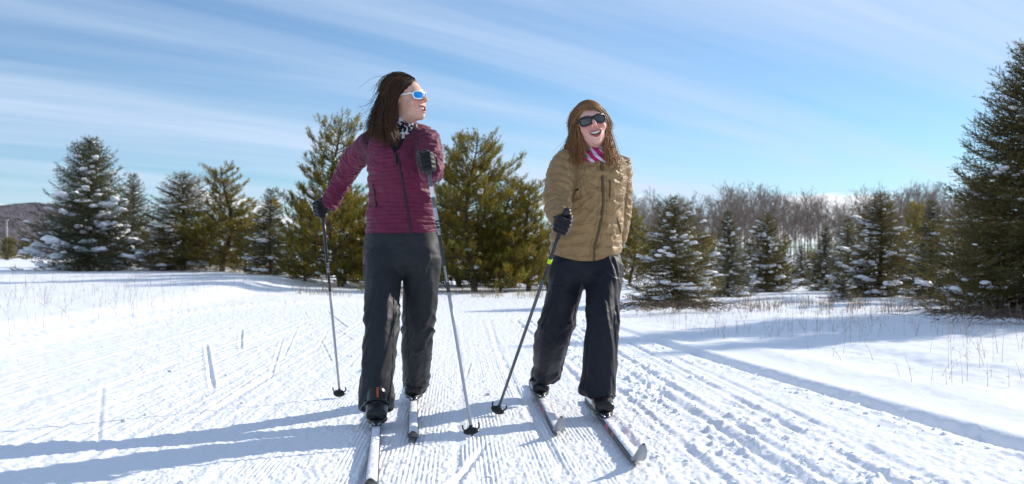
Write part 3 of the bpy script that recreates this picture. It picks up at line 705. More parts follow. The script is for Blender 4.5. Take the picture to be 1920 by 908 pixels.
# ---------------------------------------------------------------- smooth bodies: distance fields turned into one surface
class Chain:
    """a limb or trunk: sections (centre, half width, half depth) along a curved axis"""
    def __init__(s, nodes, n=None, u=(1, 0, 0), cap=0.8):
        C = np.array([q[0] for q in nodes], dtype=np.float64); A = np.array([[q[1], q[2]] for q in nodes], dtype=np.float64)
        n = n or (len(nodes) * 3)
        s.C = catmull(C, n); s.A = np.maximum(catmull(A, n), 0.004); s.u = np.asarray(u, dtype=np.float64); s.cap = cap
        s.S = np.concatenate([[0], np.cumsum(np.linalg.norm(np.diff(s.C, axis=0), axis=1))])
    def eval(s, P, param=False):
        best = np.full(len(P), 1e9); bs = np.zeros(len(P)); bt = np.zeros(len(P))
        for i in range(len(s.C) - 1):
            a, b = s.C[i], s.C[i + 1]; d = b - a; L2 = d @ d; T = d / math.sqrt(L2)
            t = np.clip((P - a) @ d / L2, 0, 1)
            A = s.A[i] + (s.A[i + 1] - s.A[i]) * t[:, None]
            U = s.u - T * (s.u @ T); U /= np.linalg.norm(U); W = np.cross(T, U)
            q = P - a - d * t[:, None]
            x, y, w = q @ U, q @ W, q @ T
            c = np.minimum(A[:, 0], A[:, 1]) * s.cap
            k0 = np.sqrt((x / A[:, 0]) ** 2 + (y / A[:, 1]) ** 2 + (w / c) ** 2) + 1e-9
            k1 = np.sqrt((x / A[:, 0] ** 2) ** 2 + (y / A[:, 1] ** 2) ** 2 + (w / c ** 2) ** 2) + 1e-9
            dd = k0 * (k0 - 1) / k1
            dd = np.where(k0 < 0.35, -0.6 * np.minimum(A[:, 0], A[:, 1]), dd)
            m = dd < best
            best = np.where(m, dd, best)
            if param:
                bs = np.where(m, s.S[i] + t * math.sqrt(L2), bs); bt = np.where(m, np.arctan2(y / A[:, 1], x / A[:, 0]), bt)
        return (best, bs, bt) if param else best
def ell(P, c, r, M=None):
    q = P - np.asarray(c)
    if M is not None: q = q @ M
    r = np.asarray(r, dtype=np.float64); k0 = np.sqrt(((q / r) ** 2).sum(1)) + 1e-9; k1 = np.sqrt(((q / r ** 2) ** 2).sum(1)) + 1e-9
    return np.where(k0 < 0.3, -0.6 * r.min(), k0 * (k0 - 1) / k1)
def cap_(P, a, b, ra, rb):
    a = np.asarray(a, dtype=np.float64); b = np.asarray(b, dtype=np.float64); d = b - a
    t = np.clip((P - a) @ d / (d @ d), 0, 1)
    return np.linalg.norm(P - a - d * t[:, None], axis=1) - (ra + (rb - ra) * t)
def smin(a, b, k):
    h = np.clip(0.5 + 0.5 * (b - a) / k, 0, 1); return b + (a - b) * h - k * h * (1 - h)
def smax(a, b, k): return -smin(-a, -b, k)
def nets(f, lo, hi, h, project=2):
    """surface nets of f = 0 inside the box lo..hi at cell size h, evaluated only near the surface"""
    lo = np.asarray(lo, dtype=np.float64); hi = np.asarray(hi, dtype=np.float64)
    K = 4; nc = np.ceil((hi - lo) / (h * K)).astype(int) + 1
    g = np.stack(np.meshgrid(*[np.arange(n) for n in nc], indexing='ij'), -1).reshape(-1, 3)
    dc = f(lo + (g + 0.5) * h * K - 0.5 * h).reshape(nc)
    D = np.repeat(np.repeat(np.repeat(dc, K, 0), K, 1), K, 2).astype(np.float32)
    idx = np.argwhere(np.abs(dc) < h * K * 1.8)
    off = np.stack(np.meshgrid(*[np.arange(K)] * 3, indexing='ij'), -1).reshape(-1, 3)
    fi = (idx[:, None] * K + off[None]).reshape(-1, 3)
    D[fi[:, 0], fi[:, 1], fi[:, 2]] = f(lo + fi * h)
    S = D < 0
    c = np.zeros(np.array(D.shape) - 1, dtype=np.int8)
    for a in (0, 1):
        for b in (0, 1):
            for e in (0, 1): c += S[a:a + c.shape[0], b:b + c.shape[1], e:e + c.shape[2]]
    act = np.argwhere((c > 0) & (c < 8)); vid = np.full(c.shape, -1, dtype=np.int64); vid[act[:, 0], act[:, 1], act[:, 2]] = np.arange(len(act))
    cor = np.array([(a, b, e) for a in (0, 1) for b in (0, 1) for e in (0, 1)])
    val = D[act[:, 0, None] + cor[:, 0], act[:, 1, None] + cor[:, 1], act[:, 2, None] + cor[:, 2]]
    acc = np.zeros((len(act), 3)); cnt = np.zeros(len(act))
    for i in range(8):
        for j in range(i + 1, 8):
            if np.abs(cor[i] - cor[j]).sum() != 1: continue
            m = (val[:, i] < 0) != (val[:, j] < 0); t = np.where(m, val[:, i] / (val[:, i] - val[:, j] + 1e-12), 0)
            acc += np.where(m[:, None], cor[i] + (cor[j] - cor[i]) * t[:, None], 0); cnt += m
    V = lo + (act + acc / cnt[:, None]) * h
    Q = []
    for ax in range(3):
        n = [slice(None)] * 3; p = [slice(None)] * 3; n[ax] = slice(1, None); p[ax] = slice(None, -1)
        e = np.argwhere(S[tuple(p)] != S[tuple(n)])
        b1, b2 = (ax + 1) % 3, (ax + 2) % 3
        ok = (e[:, b1] > 0) & (e[:, b2] > 0) & (e[:, b1] < c.shape[b1]) & (e[:, b2] < c.shape[b2]) & (e[:, ax] < c.shape[ax]); e = e[ok]
        def cell(d1, d2):
            q = e.copy(); q[:, b1] += d1; q[:, b2] += d2; return vid[q[:, 0], q[:, 1], q[:, 2]]
        q = np.stack([cell(-1, -1), cell(0, -1), cell(0, 0), cell(-1, 0)], 1)
        ins = S[e[:, 0], e[:, 1], e[:, 2]]
        Q.append(np.where(ins[:, None], q, q[:, ::-1]))
    Q = np.concatenate(Q); Q = Q[(Q >= 0).all(1)]
    for k in range(project):
        d, G = grad(f, V, h * 0.5); V = V - G * np.clip(d, -h, h)[:, None] * 0.9
    return V, Q
def grad(f, V, e):
    d = f(V); G = np.stack([f(V + np.eye(3)[a] * e) - f(V - np.eye(3)[a] * e) for a in range(3)], 1)
    return d, G / (np.linalg.norm(G, axis=1, keepdims=True) + 1e-9)
def vnormals(V, Q):
    n = np.cross(V[Q[:, 2]] - V[Q[:, 0]], V[Q[:, 3]] - V[Q[:, 1]]); N = np.zeros_like(V)
    for k in range(4): np.add.at(N, Q[:, k], n)
    return unit(N)
def relax(V, Q, it=1, lam=0.5):
    for _ in range(it):
        A = np.zeros_like(V); c = np.zeros(len(V))
        for k in range(4):
            np.add.at(A, Q[:, k], V[Q[:, (k + 1) % 4]] + V[Q[:, (k + 3) % 4]]); np.add.at(c, Q[:, k], 2)
        V = V + lam * (A / np.maximum(c, 1)[:, None] - V)
    return V
from mathutils.bvhtree import BVHTree
class Skin:                                          # a finished surface that details can be laid on
    def __init__(s, V, Q): s.b = BVHTree.FromPolygons([Vector(v) for v in V], [list(map(int, q)) for q in Q])
    def hit(s, px, py):
        o = Vector((0, 0, CAM_H)); d = Vector(at(px, py, 1.0)) - o; d.normalize()
        r = s.b.ray_cast(o, d)
        return (np.array(r[0]), np.array(r[1])) if r[0] is not None else None
def strip_on(buf, skin, pts, width, lift=0.0025, n=24, thick=0.003, col=None, mi=0):
    """a raised band (zip, seam, flap edge) along photo pixels on a garment's surface"""
    pts = catmull(np.array([(p[0], p[1], 0) for p in pts], dtype=float), n); A = []; N = []
    for p in pts:
        h = skin.hit(p[0], p[1])
        if h is None: continue
        A.append(h[0]); N.append(h[1])
    if len(A) < 3: return
    A = np.array(A); N = unit(np.array(N)); N = np.where((N[:, 1:2] > 0), -N, N)
    for _ in range(2): A[1:-1] = (A[:-2] + 2 * A[1:-1] + A[2:]) / 4; N[1:-1] = unit(N[:-2] + 2 * N[1:-1] + N[2:])
    T = unit(np.gradient(A, axis=0)); S = unit(np.cross(T, N)); w = width / 2
    ring = np.stack([A - S * w - N * 0.004, A - S * w * 0.9 + N * lift, A - S * w * 0.3 + N * (lift + thick), A + S * w * 0.3 + N * (lift + thick), A + S * w * 0.9 + N * lift, A + S * w - N * 0.004], 1)
    m = len(A); i = np.arange(m - 1)[:, None] * 6; j = np.arange(5)[None]
    Q = np.stack([i + j, i + j + 1, i + 6 + j + 1, i + 6 + j], -1).reshape(-1, 4)
    buf.add(ring.reshape(-1, 3), None, Q, col, mi)
def patch_on(buf, skin, quad, lift=0.006, nu=10, nv=8, col=None, mi=0):
    """a sewn-on flap: photo pixel corners (clockwise), laid on the garment with its own thickness"""
    q = np.array(quad, dtype=float); V = []; ok = True
    U, W = np.meshgrid(np.linspace(0, 1, nu), np.linspace(0, 1, nv), indexing='ij')
    for u, w in zip(U.ravel(), W.ravel()):
        p = (q[0] * (1 - u) + q[1] * u) * (1 - w) + (q[3] * (1 - u) + q[2] * u) * w
        h = skin.hit(p[0], p[1])
        if h is None: return
        e = min(u, 1 - u, w, 1 - w); n = unit(h[1]); n = -n if n[1] > 0 else n
        V.append(h[0] + n * (lift if e > 0.01 else -0.004))
    i = np.arange(nu - 1)[:, None] * nv; j = np.arange(nv - 1)[None]
    buf.add(np.array(V), None, np.stack([i + j, i + j + 1, i + nv + j + 1, i + nv + j], -1).reshape(-1, 4), col, mi)
def ridge(P, seed): return (1 - np.minimum(np.abs(vnoise(P, seed)) * 1.6, 1)) ** 2

# ---------------------------------------------------------------- clothing and skin materials
def fabric(name, base, rough=0.75, sheen=0.15, weave=900, **k): return mat(name, base, rough, 0.18, var=0.10, vscale=35, bump=0.25, bscale=weave, sheen=sheen, bdist=0.0008, **k)
M_SKIN = mat('skin', (1, 1, 1), 0.5, 0.35, tint=True, sss=0.25, var=0.06, vscale=60, bump=0.15, bscale=500, bdist=0.0008)
M_TEETH = mat('teeth', (0.86, 0.83, 0.77), 0.25, 0.5)
def quilted(m, period, depth, wob, sharp):
    """stitched quilting lines: fine relief that follows the garment's own length (attribute quilt, metres)"""
    nt = m.node_tree; n, l = nt.nodes, nt.links; b = n['Principled BSDF']
    a = n.new('ShaderNodeAttribute'); a.attribute_name = 'quilt'; tcn = n.new('ShaderNodeTexCoord')
    no = n.new('ShaderNodeTexNoise'); no.inputs['Scale'].default_value = 11; l.new(tcn.outputs['Object'], no.inputs['Vector'])
    def mt(op, x, y):
        q = n.new('ShaderNodeMath'); q.operation = op
        for i, v in enumerate((x, y)):
            if v is None: continue
            if isinstance(v, (int, float)): q.inputs[i].default_value = v
            else: l.new(v, q.inputs[i])
        return q.outputs[0]
    ph = mt('ADD', a.outputs['Fac'], mt('MULTIPLY', mt('SUBTRACT', no.outputs[0], 0.5), wob))
    h = mt('POWER', mt('ABSOLUTE', mt('SINE', mt('MULTIPLY', ph, math.pi / period), None), None), sharp)
    no2 = n.new('ShaderNodeTexNoise'); no2.inputs['Scale'].default_value = 1.0; no2.inputs['Detail'].default_value = 3; mp = n.new('ShaderNodeMapping'); mp.inputs['Scale'].default_value = (28, 28, 85); l.new(tcn.outputs['Object'], mp.inputs[0]); l.new(mp.outputs[0], no2.inputs['Vector'])
    h2 = mt('ADD', h, mt('MULTIPLY', no2.outputs[0], 0.9))
    bp = n.new('ShaderNodeBump'); bp.inputs['Strength'].default_value = 0.9; bp.inputs['Distance'].default_value = depth; l.new(h2, bp.inputs['Height'])
    old = b.inputs['Normal'].links[0].from_socket; l.new(old, bp.inputs['Normal']); l.new(bp.outputs[0], b.inputs['Normal'])
    return m
M_MAROON = quilted(fabric('maroon_quilted_fabric', (0.130, 0.0155, 0.049), 0.56, 0.15), 0.0215, 0.0042, 0.022, 0.45)
M_TAN = quilted(fabric('olive_tan_shell', (0.285, 0.186, 0.088), 0.46, 0.1), 0.056, 0.0060, 0.05, 0.35)
M_SLATE = fabric('dark_slate_shell', (0.022, 0.025, 0.029), 0.55, 0.03)
M_NAVY = fabric('blue_black_shell', (0.0115, 0.014, 0.021), 0.55, 0.03)
M_SHIRT = fabric('black_base_layer', (0.012, 0.013, 0.016), 0.8, 0.1)
M_GLOVE = fabric('black_glove', (0.012, 0.013, 0.015), 0.55, 0.15)
M_BOOT = mat('black_boot', (0.012, 0.012, 0.013), 0.32, 0.4, var=0.2, vscale=40, bump=0.2, bscale=150, bdist=0.001)
M_ZIP = mat('dark_zip', (0.02, 0.012, 0.016), 0.45, 0.3, bump=0.5, bscale=700, bdist=0.001)
M_ZIPTAN = mat('tan_zip', (0.085, 0.055, 0.025), 0.45, 0.3, bump=0.5, bscale=700, bdist=0.001)
M_METAL = mat('grey_metal', (0.45, 0.46, 0.48), 0.3, 0.5, metal=1.0)
M_ORANGE = mat('orange_trim', (0.62, 0.10, 0.02), 0.5, 0.3)
M_BLACK = mat('black_plastic', (0.012, 0.012, 0.013), 0.35, 0.4)
M_HAIRD = mat('dark_brown_hair', (0.050, 0.027, 0.016), 0.5, 0.25, tint=True)
M_HAIRL = mat('light_brown_hair', (0.255, 0.138, 0.064), 0.5, 0.2, tint=True)
def pattern_mat(name, c0, c1, c2, scale):
    m = mat(name, c0, 0.8, 0.1); nt = m.node_tree; n, l = nt.nodes, nt.links
    tcn = n.new('ShaderNodeTexCoord'); v = n.new('ShaderNodeTexVoronoi'); v.inputs['Scale'].default_value = scale; l.new(tcn.outputs['Object'], v.inputs['Vector'])
    w = n.new('ShaderNodeTexNoise'); w.inputs['Scale'].default_value = scale * 0.4; l.new(tcn.outputs['Object'], w.inputs['Vector'])
    r = n.new('ShaderNodeValToRGB'); r.color_ramp.interpolation = 'CONSTANT'; e = r.color_ramp.elements
    e[0].color = (*c1, 1); e[1].position = 0.44; e[1].color = (*c0, 1); x = e.new(0.86); x.color = (*c2, 1)
    a = n.new('ShaderNodeMath'); a.operation = 'ADD'; s_ = n.new('ShaderNodeMath'); s_.operation = 'MULTIPLY'; s_.inputs[1].default_value = 0.5
    l.new(v.outputs['Distance'], a.inputs[0]); l.new(w.outputs[0], s_.inputs[0]); l.new(s_.outputs[0], a.inputs[1]); l.new(a.outputs[0], r.inputs[0])
    l.new(r.outputs[0], n['Principled BSDF'].inputs['Base Color']); return m
M_GAITER_L = pattern_mat('patterned_red_black_gaiter', (0.012, 0.012, 0.016), (0.5, 0.05, 0.06), (0.5, 0.5, 0.55), 60)
def stripe_mat(name, c0, c1, scale, rot):
    m = mat(name, c0, 0.8, 0.1); nt = m.node_tree; n, l = nt.nodes, nt.links
    tcn = n.new('ShaderNodeTexCoord'); mp = n.new('ShaderNodeMapping'); mp.inputs['Rotation'].default_value = rot; w = n.new('ShaderNodeTexWave'); w.inputs['Scale'].default_value = scale; w.inputs['Distortion'].default_value = 3.0; w.inputs['Detail'].default_value = 1
    l.new(tcn.outputs['Object'], mp.inputs[0]); l.new(mp.outputs[0], w.inputs['Vector'])
    r = n.new('ShaderNodeValToRGB'); e = r.color_ramp.elements; e[0].position = 0.60; e[0].color = (*c0, 1); e[1].position = 0.68; e[1].color = (*c1, 1)
    l.new(w.outputs[0], r.inputs[0]); l.new(r.outputs[0], n['Principled BSDF'].inputs['Base Color']); return m
M_GAITER_R = stripe_mat('pink_and_white_gaiter', (0.42, 0.02, 0.12), (0.55, 0.50, 0.64), 9, (0, 0.9, 0.4))

# ---------------------------------------------------------------- head
def head_frame(c, yaw, roll, pitch):
    """columns: head right(+x of the local frame), face forward, up; yaw 0 faces the camera, positive turns towards +X"""
    f = np.array([math.sin(yaw), -math.cos(yaw), 0.0]); up = np.array([0, 0, 1.0]); r = np.cross(f, up)
    f2 = f * math.cos(pitch) + up * math.sin(pitch); u2 = np.cross(r, f2)
    r3 = r * math.cos(roll) + u2 * math.sin(roll); u3 = np.cross(r3, f2)
    return np.stack([r3, f2, u3], 1), np.asarray(c, dtype=np.float64)
def head_sdf(p, mouth=1.0):
    ax = np.abs(p[:, 0]); q = np.stack([ax, p[:, 1], p[:, 2]], 1)
    d = ell(q, (0, -0.015, 0.035), (0.074, 0.094, 0.083))
    d = smin(d, ell(q, (0, 0.022, -0.022), (0.062, 0.070, 0.088)), 0.03)
    d = smin(d, ell(q, (0, 0.036, -0.077), (0.045, 0.050, 0.036)), 0.03)
    d = smin(d, ell(q, (0, 0.080, -0.098), (0.019, 0.018, 0.016)), 0.022)
    d = smin(d, ell(q, (0.040, 0.062, -0.030), (0.024, 0.022, 0.021)), 0.02)
    d = smin(d, ell(q, (0, 0.076, 0.030), (0.046, 0.017, 0.012)), 0.02)
    d = smin(d, ell(q, (0, 0.074, -0.060), (0.033, 0.025, 0.027)), 0.02)
    d = smax(d, -ell(q, (0.032, 0.104, 0.008), (0.018, 0.018, 0.012)), 0.012)
    d = smin(d, cap_(q, (0, 0.088, 0.016), (0, 0.117, -0.020), 0.0075, 0.0100), 0.008)
    d = smin(d, ell(q, (0.011, 0.101, -0.024), (0.0075, 0.010, 0.0075)), 0.005)
    # smiling open mouth
    zc = -0.060 + 9.0 * ax ** 2
    w = np.clip(1 - (ax / 0.031) ** 2, 0, 1)
    up_h, lo_h = 0.0065 * np.sqrt(w), 0.0125 * np.sqrt(w) * mouth
    dz = p[:, 2] - zc
    lipu = np.sqrt((np.abs(dz - up_h - 0.004) / 0.0048) ** 2 + ((p[:, 1] - (0.0975 - 12 * ax ** 2)) / 0.0085) ** 2 + (ax / 0.034) ** 8)
    lipl = np.sqrt((np.abs(dz + lo_h + 0.005) / 0.006) ** 2 + ((p[:, 1] - (0.0955 - 12 * ax ** 2)) / 0.0085) ** 2 + (ax / 0.031) ** 8)
    d = smin(d, (np.minimum(lipu, lipl) - 1) * 0.0045, 0.006)
    hole = np.maximum(np.maximum(dz - up_h, -dz - lo_h), np.maximum(ax - 0.0300, 0.070 - p[:, 1]))
    d = smax(d, -hole, 0.0025)
    d = smin(d, ell(q, (0.075, -0.012, -0.004), (0.008, 0.019, 0.030)), 0.006)
    d = smax(d, -ell(q, (0.084, -0.006, -0.002), (0.006, 0.009, 0.017)), 0.004)
    d = smin(d, cap_(p, (0, -0.020, -0.06), (0, -0.032, -0.17), 0.050, 0.056), 0.025)
    return d
def build_body(name, root, frame, chains, skin, cheek, mouth):
    M, c = frame
    loc = np.array(root.location)
    V, Q = nets(lambda p: head_sdf(p, mouth), (-0.10, -0.125, -0.215), (0.10, 0.145, 0.13), 0.0028, 2)
    # skin, lips and mouth are different flesh colours
    ax = np.abs(V[:, 0]); col = np.tile(np.array(skin), (len(V), 1))
    n1 = fbm(V * 40, 3, 5)[:, None]; col = col * (1 + 0.06 * n1)
    ck = np.exp(-(((ax - 0.042) / 0.022) ** 2 + ((V[:, 2] + 0.028) / 0.022) ** 2)) * (V[:, 1] > 0.02) + 0.6 * np.exp(-((ax / 0.016) ** 2 + ((V[:, 2] + 0.02) / 0.014) ** 2)) * (V[:, 1] > 0.09)
    col = col * (1 - cheek * ck[:, None] * np.array([0.05, 0.42, 0.38]))
    zc = -0.060 + 9.0 * ax ** 2; w = np.sqrt(np.clip(1 - (ax / 0.033) ** 2, 0, 1)); dz = V[:, 2] - zc
    lip = ((dz < 0.0055 * w + 0.0075 * w) & (dz > -0.0125 * mouth * w - 0.0095 * w) & (ax < 0.033) & (V[:, 1] > 0.075))
    inn = lip & (V[:, 1] < 0.0905 - 12 * ax ** 2)
    col[lip] = np.array([0.40, 0.11, 0.10]); col[inn] = np.array([0.10, 0.02, 0.02])
    br = np.exp(-((V[:, 2] - (0.0285 - 2.0 * (ax - 0.03) ** 2 * 10)) / 0.004) ** 2) * (ax > 0.012) * (ax < 0.055) * (V[:, 1] > 0.05)
    col = col * (1 - 0.75 * br[:, None]) + br[:, None] * 0.75 * np.array([0.06, 0.03, 0.02])
    V = V @ M.T + c
    # the rest of the body under the clothes, joined at the neck
    f2 = lambda p: np.min(np.stack([ch.eval(p) for ch in chains]), 0)
    allc = np.concatenate([ch.C for ch in chains]); V2, Q2 = nets(f2, allc.min(0) - 0.22, allc.max(0) + 0.22, 0.022, 1)
    VV = np.concatenate([V, V2]) - loc; QQ = np.concatenate([Q, Q2 + len(V)]); CC = np.concatenate([col, np.tile(np.array(skin), (len(V2), 1))])
    o = link('body', mesh_from('body', VV, QQ, True, [M_SKIN], None, CC), root)
    # teeth: an arched row, each tooth its own small block in one part
    b = Buf()
    for k in range(-5, 6):
        x = k * 0.0056; y = 0.0905 - 13 * x * x; z = -0.0575 + 8.5 * x * x
        a = math.atan(-28 * x); Rm = np.array([[math.cos(a), -math.sin(a), 0], [math.sin(a), math.cos(a), 0], [0, 0, 1]])
        box(b, (x, y, z), (0.0054, 0.005, 0.0125 - 0.0006 * abs(k)), Rm, bev=0.0012)
    me = b.mesh('teeth', [M_TEETH]); co = np.concatenate(b.V) @ M.T + c - loc; me.vertices.foreach_set('co', co.ravel().astype(np.float32)); me.update()
    link('teeth', me, o)
    return o
def build_glasses(root, frame, fr_mat, lens_mat, size=1.0, thick=0.0038):
    M, c = frame; loc = np.array(root.location); W = lambda P: np.asarray(P) @ M.T + c - loc
    g = Buf()
    a = np.linspace(0, 2 * np.pi, 37)[:-1]; lenses = []
    for sg in (-1, 1):
        ca, sa = np.cos(a), np.sin(a)
        x = 0.0275 * size * np.sign(ca) * np.abs(ca) ** 0.72; z = 0.0195 * size * np.sign(sa) * np.abs(sa) ** 0.78
        z = z * (1 - 0.10 * (x * 1 / 0.0275) * -1)
        X = sg * (0.0335 * size + x); Yv = 0.1045 - 6.5 * (np.abs(X)) ** 2; Z = 0.006 + z
        P = np.stack([X, Yv, Z], 1); Pc = np.concatenate([P, P[:2]])
        tube(g, W(Pc), thick, 6, caps=False)
        lb = Buf(); ring2 = P * 1.0; cen = np.array([[sg * 0.0335 * size, 0.1045 - 6.5 * (0.0335) ** 2 + 0.0015, 0.006]])
        mid = cen + (P - cen) * 0.55; mid[:, 1] = 0.1045 - 6.5 * mid[:, 0] ** 2 + 0.001
        n = len(a); Vl = np.concatenate([P, mid, cen]); i = np.arange(n); j = (i + 1) % n
        Ql = np.stack([i, j, n + j, n + i], 1); Tl = np.stack([n + i, n + j, np.full(n, 2 * n)], 1)
        if sg < 0: Ql = Ql[:, ::-1]; Tl = Tl[:, ::-1]
        Vb = Vl.copy(); Vb[:, 1] -= 0.002
        lb.add(W(Vl), Tl, Ql); lb.add(W(Vb), Tl[:, ::-1], Ql[:, ::-1]); lenses.append(lb)
        tube(g, W([(sg * 0.060 * size, 0.080, 0.014), (sg * 0.071, 0.070, 0.015), (sg * 0.078, 0.03, 0.014), (sg * 0.080, -0.012, 0.010), (sg * 0.078, -0.03, -0.006)]), [thick * 1.3, thick * 1.5, thick * 1.1, thick, thick * 0.8], 6)
    tube(g, W([(-0.008, 0.1042, 0.012), (0, 0.107, 0.0135), (0.008, 0.1042, 0.012)]), thick * 1.2, 6)
    tube(g, W([(-0.055 * size, 0.086, 0.0235), (-0.03, 0.0985, 0.0255), (0, 0.105, 0.018), (0.03, 0.0985, 0.0255), (0.055 * size, 0.086, 0.0235)]), thick * 1.1, 6)
    s = link('sunglasses', g.mesh('sunglasses', [fr_mat]), root)
    for lb in lenses: link('lens', lb.mesh('lens', [lens_mat]), s)
    return s
def build_hair(root, frame, guide_sets, n_per, material, seed, length_jit=0.12, frizz=0.006, wild=0.03, tip_col=(1.3, 1.2, 1.1), hairline=0.055, rad=0.0011):
    """strands combed along guides (world points), kept outside the head, over a close cap"""
    M, c = frame; loc = np.array(root.location); rng = np.random.default_rng(seed)
    capf = lambda p: smax(ell(p, (0, -0.016, 0.036), (0.0770, 0.097, 0.0855)), smin(p[:, 1] - hairline + 0.9 * np.maximum(-(p[:, 2] - 0.05), 0), p[:, 1] + 0.03, -0.001) if False else np.maximum(p[:, 1] - hairline + 0.75 * np.maximum(0.062 - p[:, 2], 0), -0.055 - p[:, 2]), 0.015)
    V, Q = nets(capf, (-0.1, -0.14, -0.08), (0.1, 0.12, 0.14), 0.005, 1)
    V = V + 0.0015 * vnoise(V * np.array([150, 40, 40]), 3)[:, None] * unit(V)
    b = Buf(); b.add(V @ M.T + c - loc, None, Q, (0.8, 0.8, 0.8))
    for gs in guide_sets:
        G = np.array([catmull(g, 14) for g in gs]); ng = len(G)
        N = n_per
        u = rng.random(N) * (ng - 1); i = np.minimum(u.astype(int), ng - 2); f = (u - i)[:, None, None]
        S = G[i] * (1 - f) + G[i + 1] * f
        L = 1 + rng.normal(0, length_jit, N) * 0.8; L = np.clip(L - 0.10 * rng.random(N) ** 2, 0.55, 1.12); t = np.linspace(0, 1, 14)
        out = np.empty_like(S)
        for a in range(3):
            for k in range(N): out[k, :, a] = np.interp(t * min(L[k], 1.0), t, S[k, :, a])
        S = out
        nl_ = 34; lock = rng.integers(0, nl_, N); u = np.clip((lock + 0.5) / nl_ + rng.normal(0, 0.010, N), 0, 1) * (ng - 1)
        i = np.minimum(u.astype(int), ng - 2); f = (u - i)[:, None, None]; S = G[i] * (1 - f) + G[i + 1] * f; out = np.empty_like(S)
        for a in range(3):
            for k in range(N): out[k, :, a] = np.interp(t * min(L[k], 1.0), t, S[k, :, a])
        S = out
        lo_ = rng.normal(0, 1, (nl_, 1, 3))[lock]; lo2 = rng.normal(0, 1, (nl_, 1, 3))[lock]; lph = rng.random((nl_, 1, 3))[lock] * 6.28
        S = S + lo_ * 0.0028 + lo2 * 0.010 * t[None, :, None] ** 1.5 + 0.006 * np.sin(t[None, :, None] * 6 + lph) * t[None, :, None]
        jit = rng.normal(0, 1, (N, 1, 3)); jit2 = rng.normal(0, 1, (N, 1, 3))
        S = S + jit * 0.0050 * (0.3 + t[None, :, None]) + jit2 * (wild * 0.22) * t[None, :, None] ** 2
        ph = rng.random((N, 1, 3)) * 6.28; fr_ = rng.uniform(4, 9, (N, 1, 1))
        S = S + frizz * np.sin(t[None, :, None] * fr_ + ph) * t[None, :, None]
        for _ in range(2):
            p = (S.reshape(-1, 3) - c) @ M; d, Gd = grad(lambda q: head_sdf(q), p, 0.002)
            off = (0.0045 + 0.004 * np.repeat(rng.random(N), 14)); push = np.maximum(off - d, 0); push = np.minimum(push, 0.05)
            S = ((p + Gd * push[:, None]) @ M.T + c).reshape(N, 14, 3)
        S[:, 1:-1] = (S[:, :-2] + 2 * S[:, 1:-1] + S[:, 2:]) / 4
        T = np.gradient(S, axis=1); T /= np.linalg.norm(T, axis=2, keepdims=True) + 1e-9
        ref = rng.normal(size=(N, 1, 3)); U = np.cross(T, ref); U /= np.linalg.norm(U, axis=2, keepdims=True) + 1e-9; W_ = np.cross(T, U)
        r = (rad * (1.15 - 0.75 * t ** 2))[None, :, None] * (0.7 + 0.7 * rng.random((N, 1, 1)))
        ring = np.stack([S + r * U, S + r * (-0.5 * U + 0.87 * W_), S + r * (-0.5 * U - 0.87 * W_)], 2)   # N,14,3,3
        base = (np.arange(N)[:, None, None] * 42 + np.arange(13)[None, :, None] * 3); j = np.arange(3)[None, None]; j2 = (j + 1) % 3
        Q = np.stack([base + j, base + j2, base + 3 + j2, base + 3 + j], -1).reshape(-1, 4)
        lt = (0.62 + 0.75 * rng.random(nl_) ** 1.5)[lock]; cc = (lt * (0.75 + 0.5 * rng.random(N)))[:, None, None, None] * (1 + (np.array(tip_col) - 1)[None, None, None] * t[None, :, None, None] ** 1.5)
        cc = np.broadcast_to(cc, (N, 14, 3, 3)).reshape(-1, 3)
        b.add(ring.reshape(-1, 3) - loc, None, Q, cc)
    return link('hair', b.mesh('hair', [material], True, True), root)

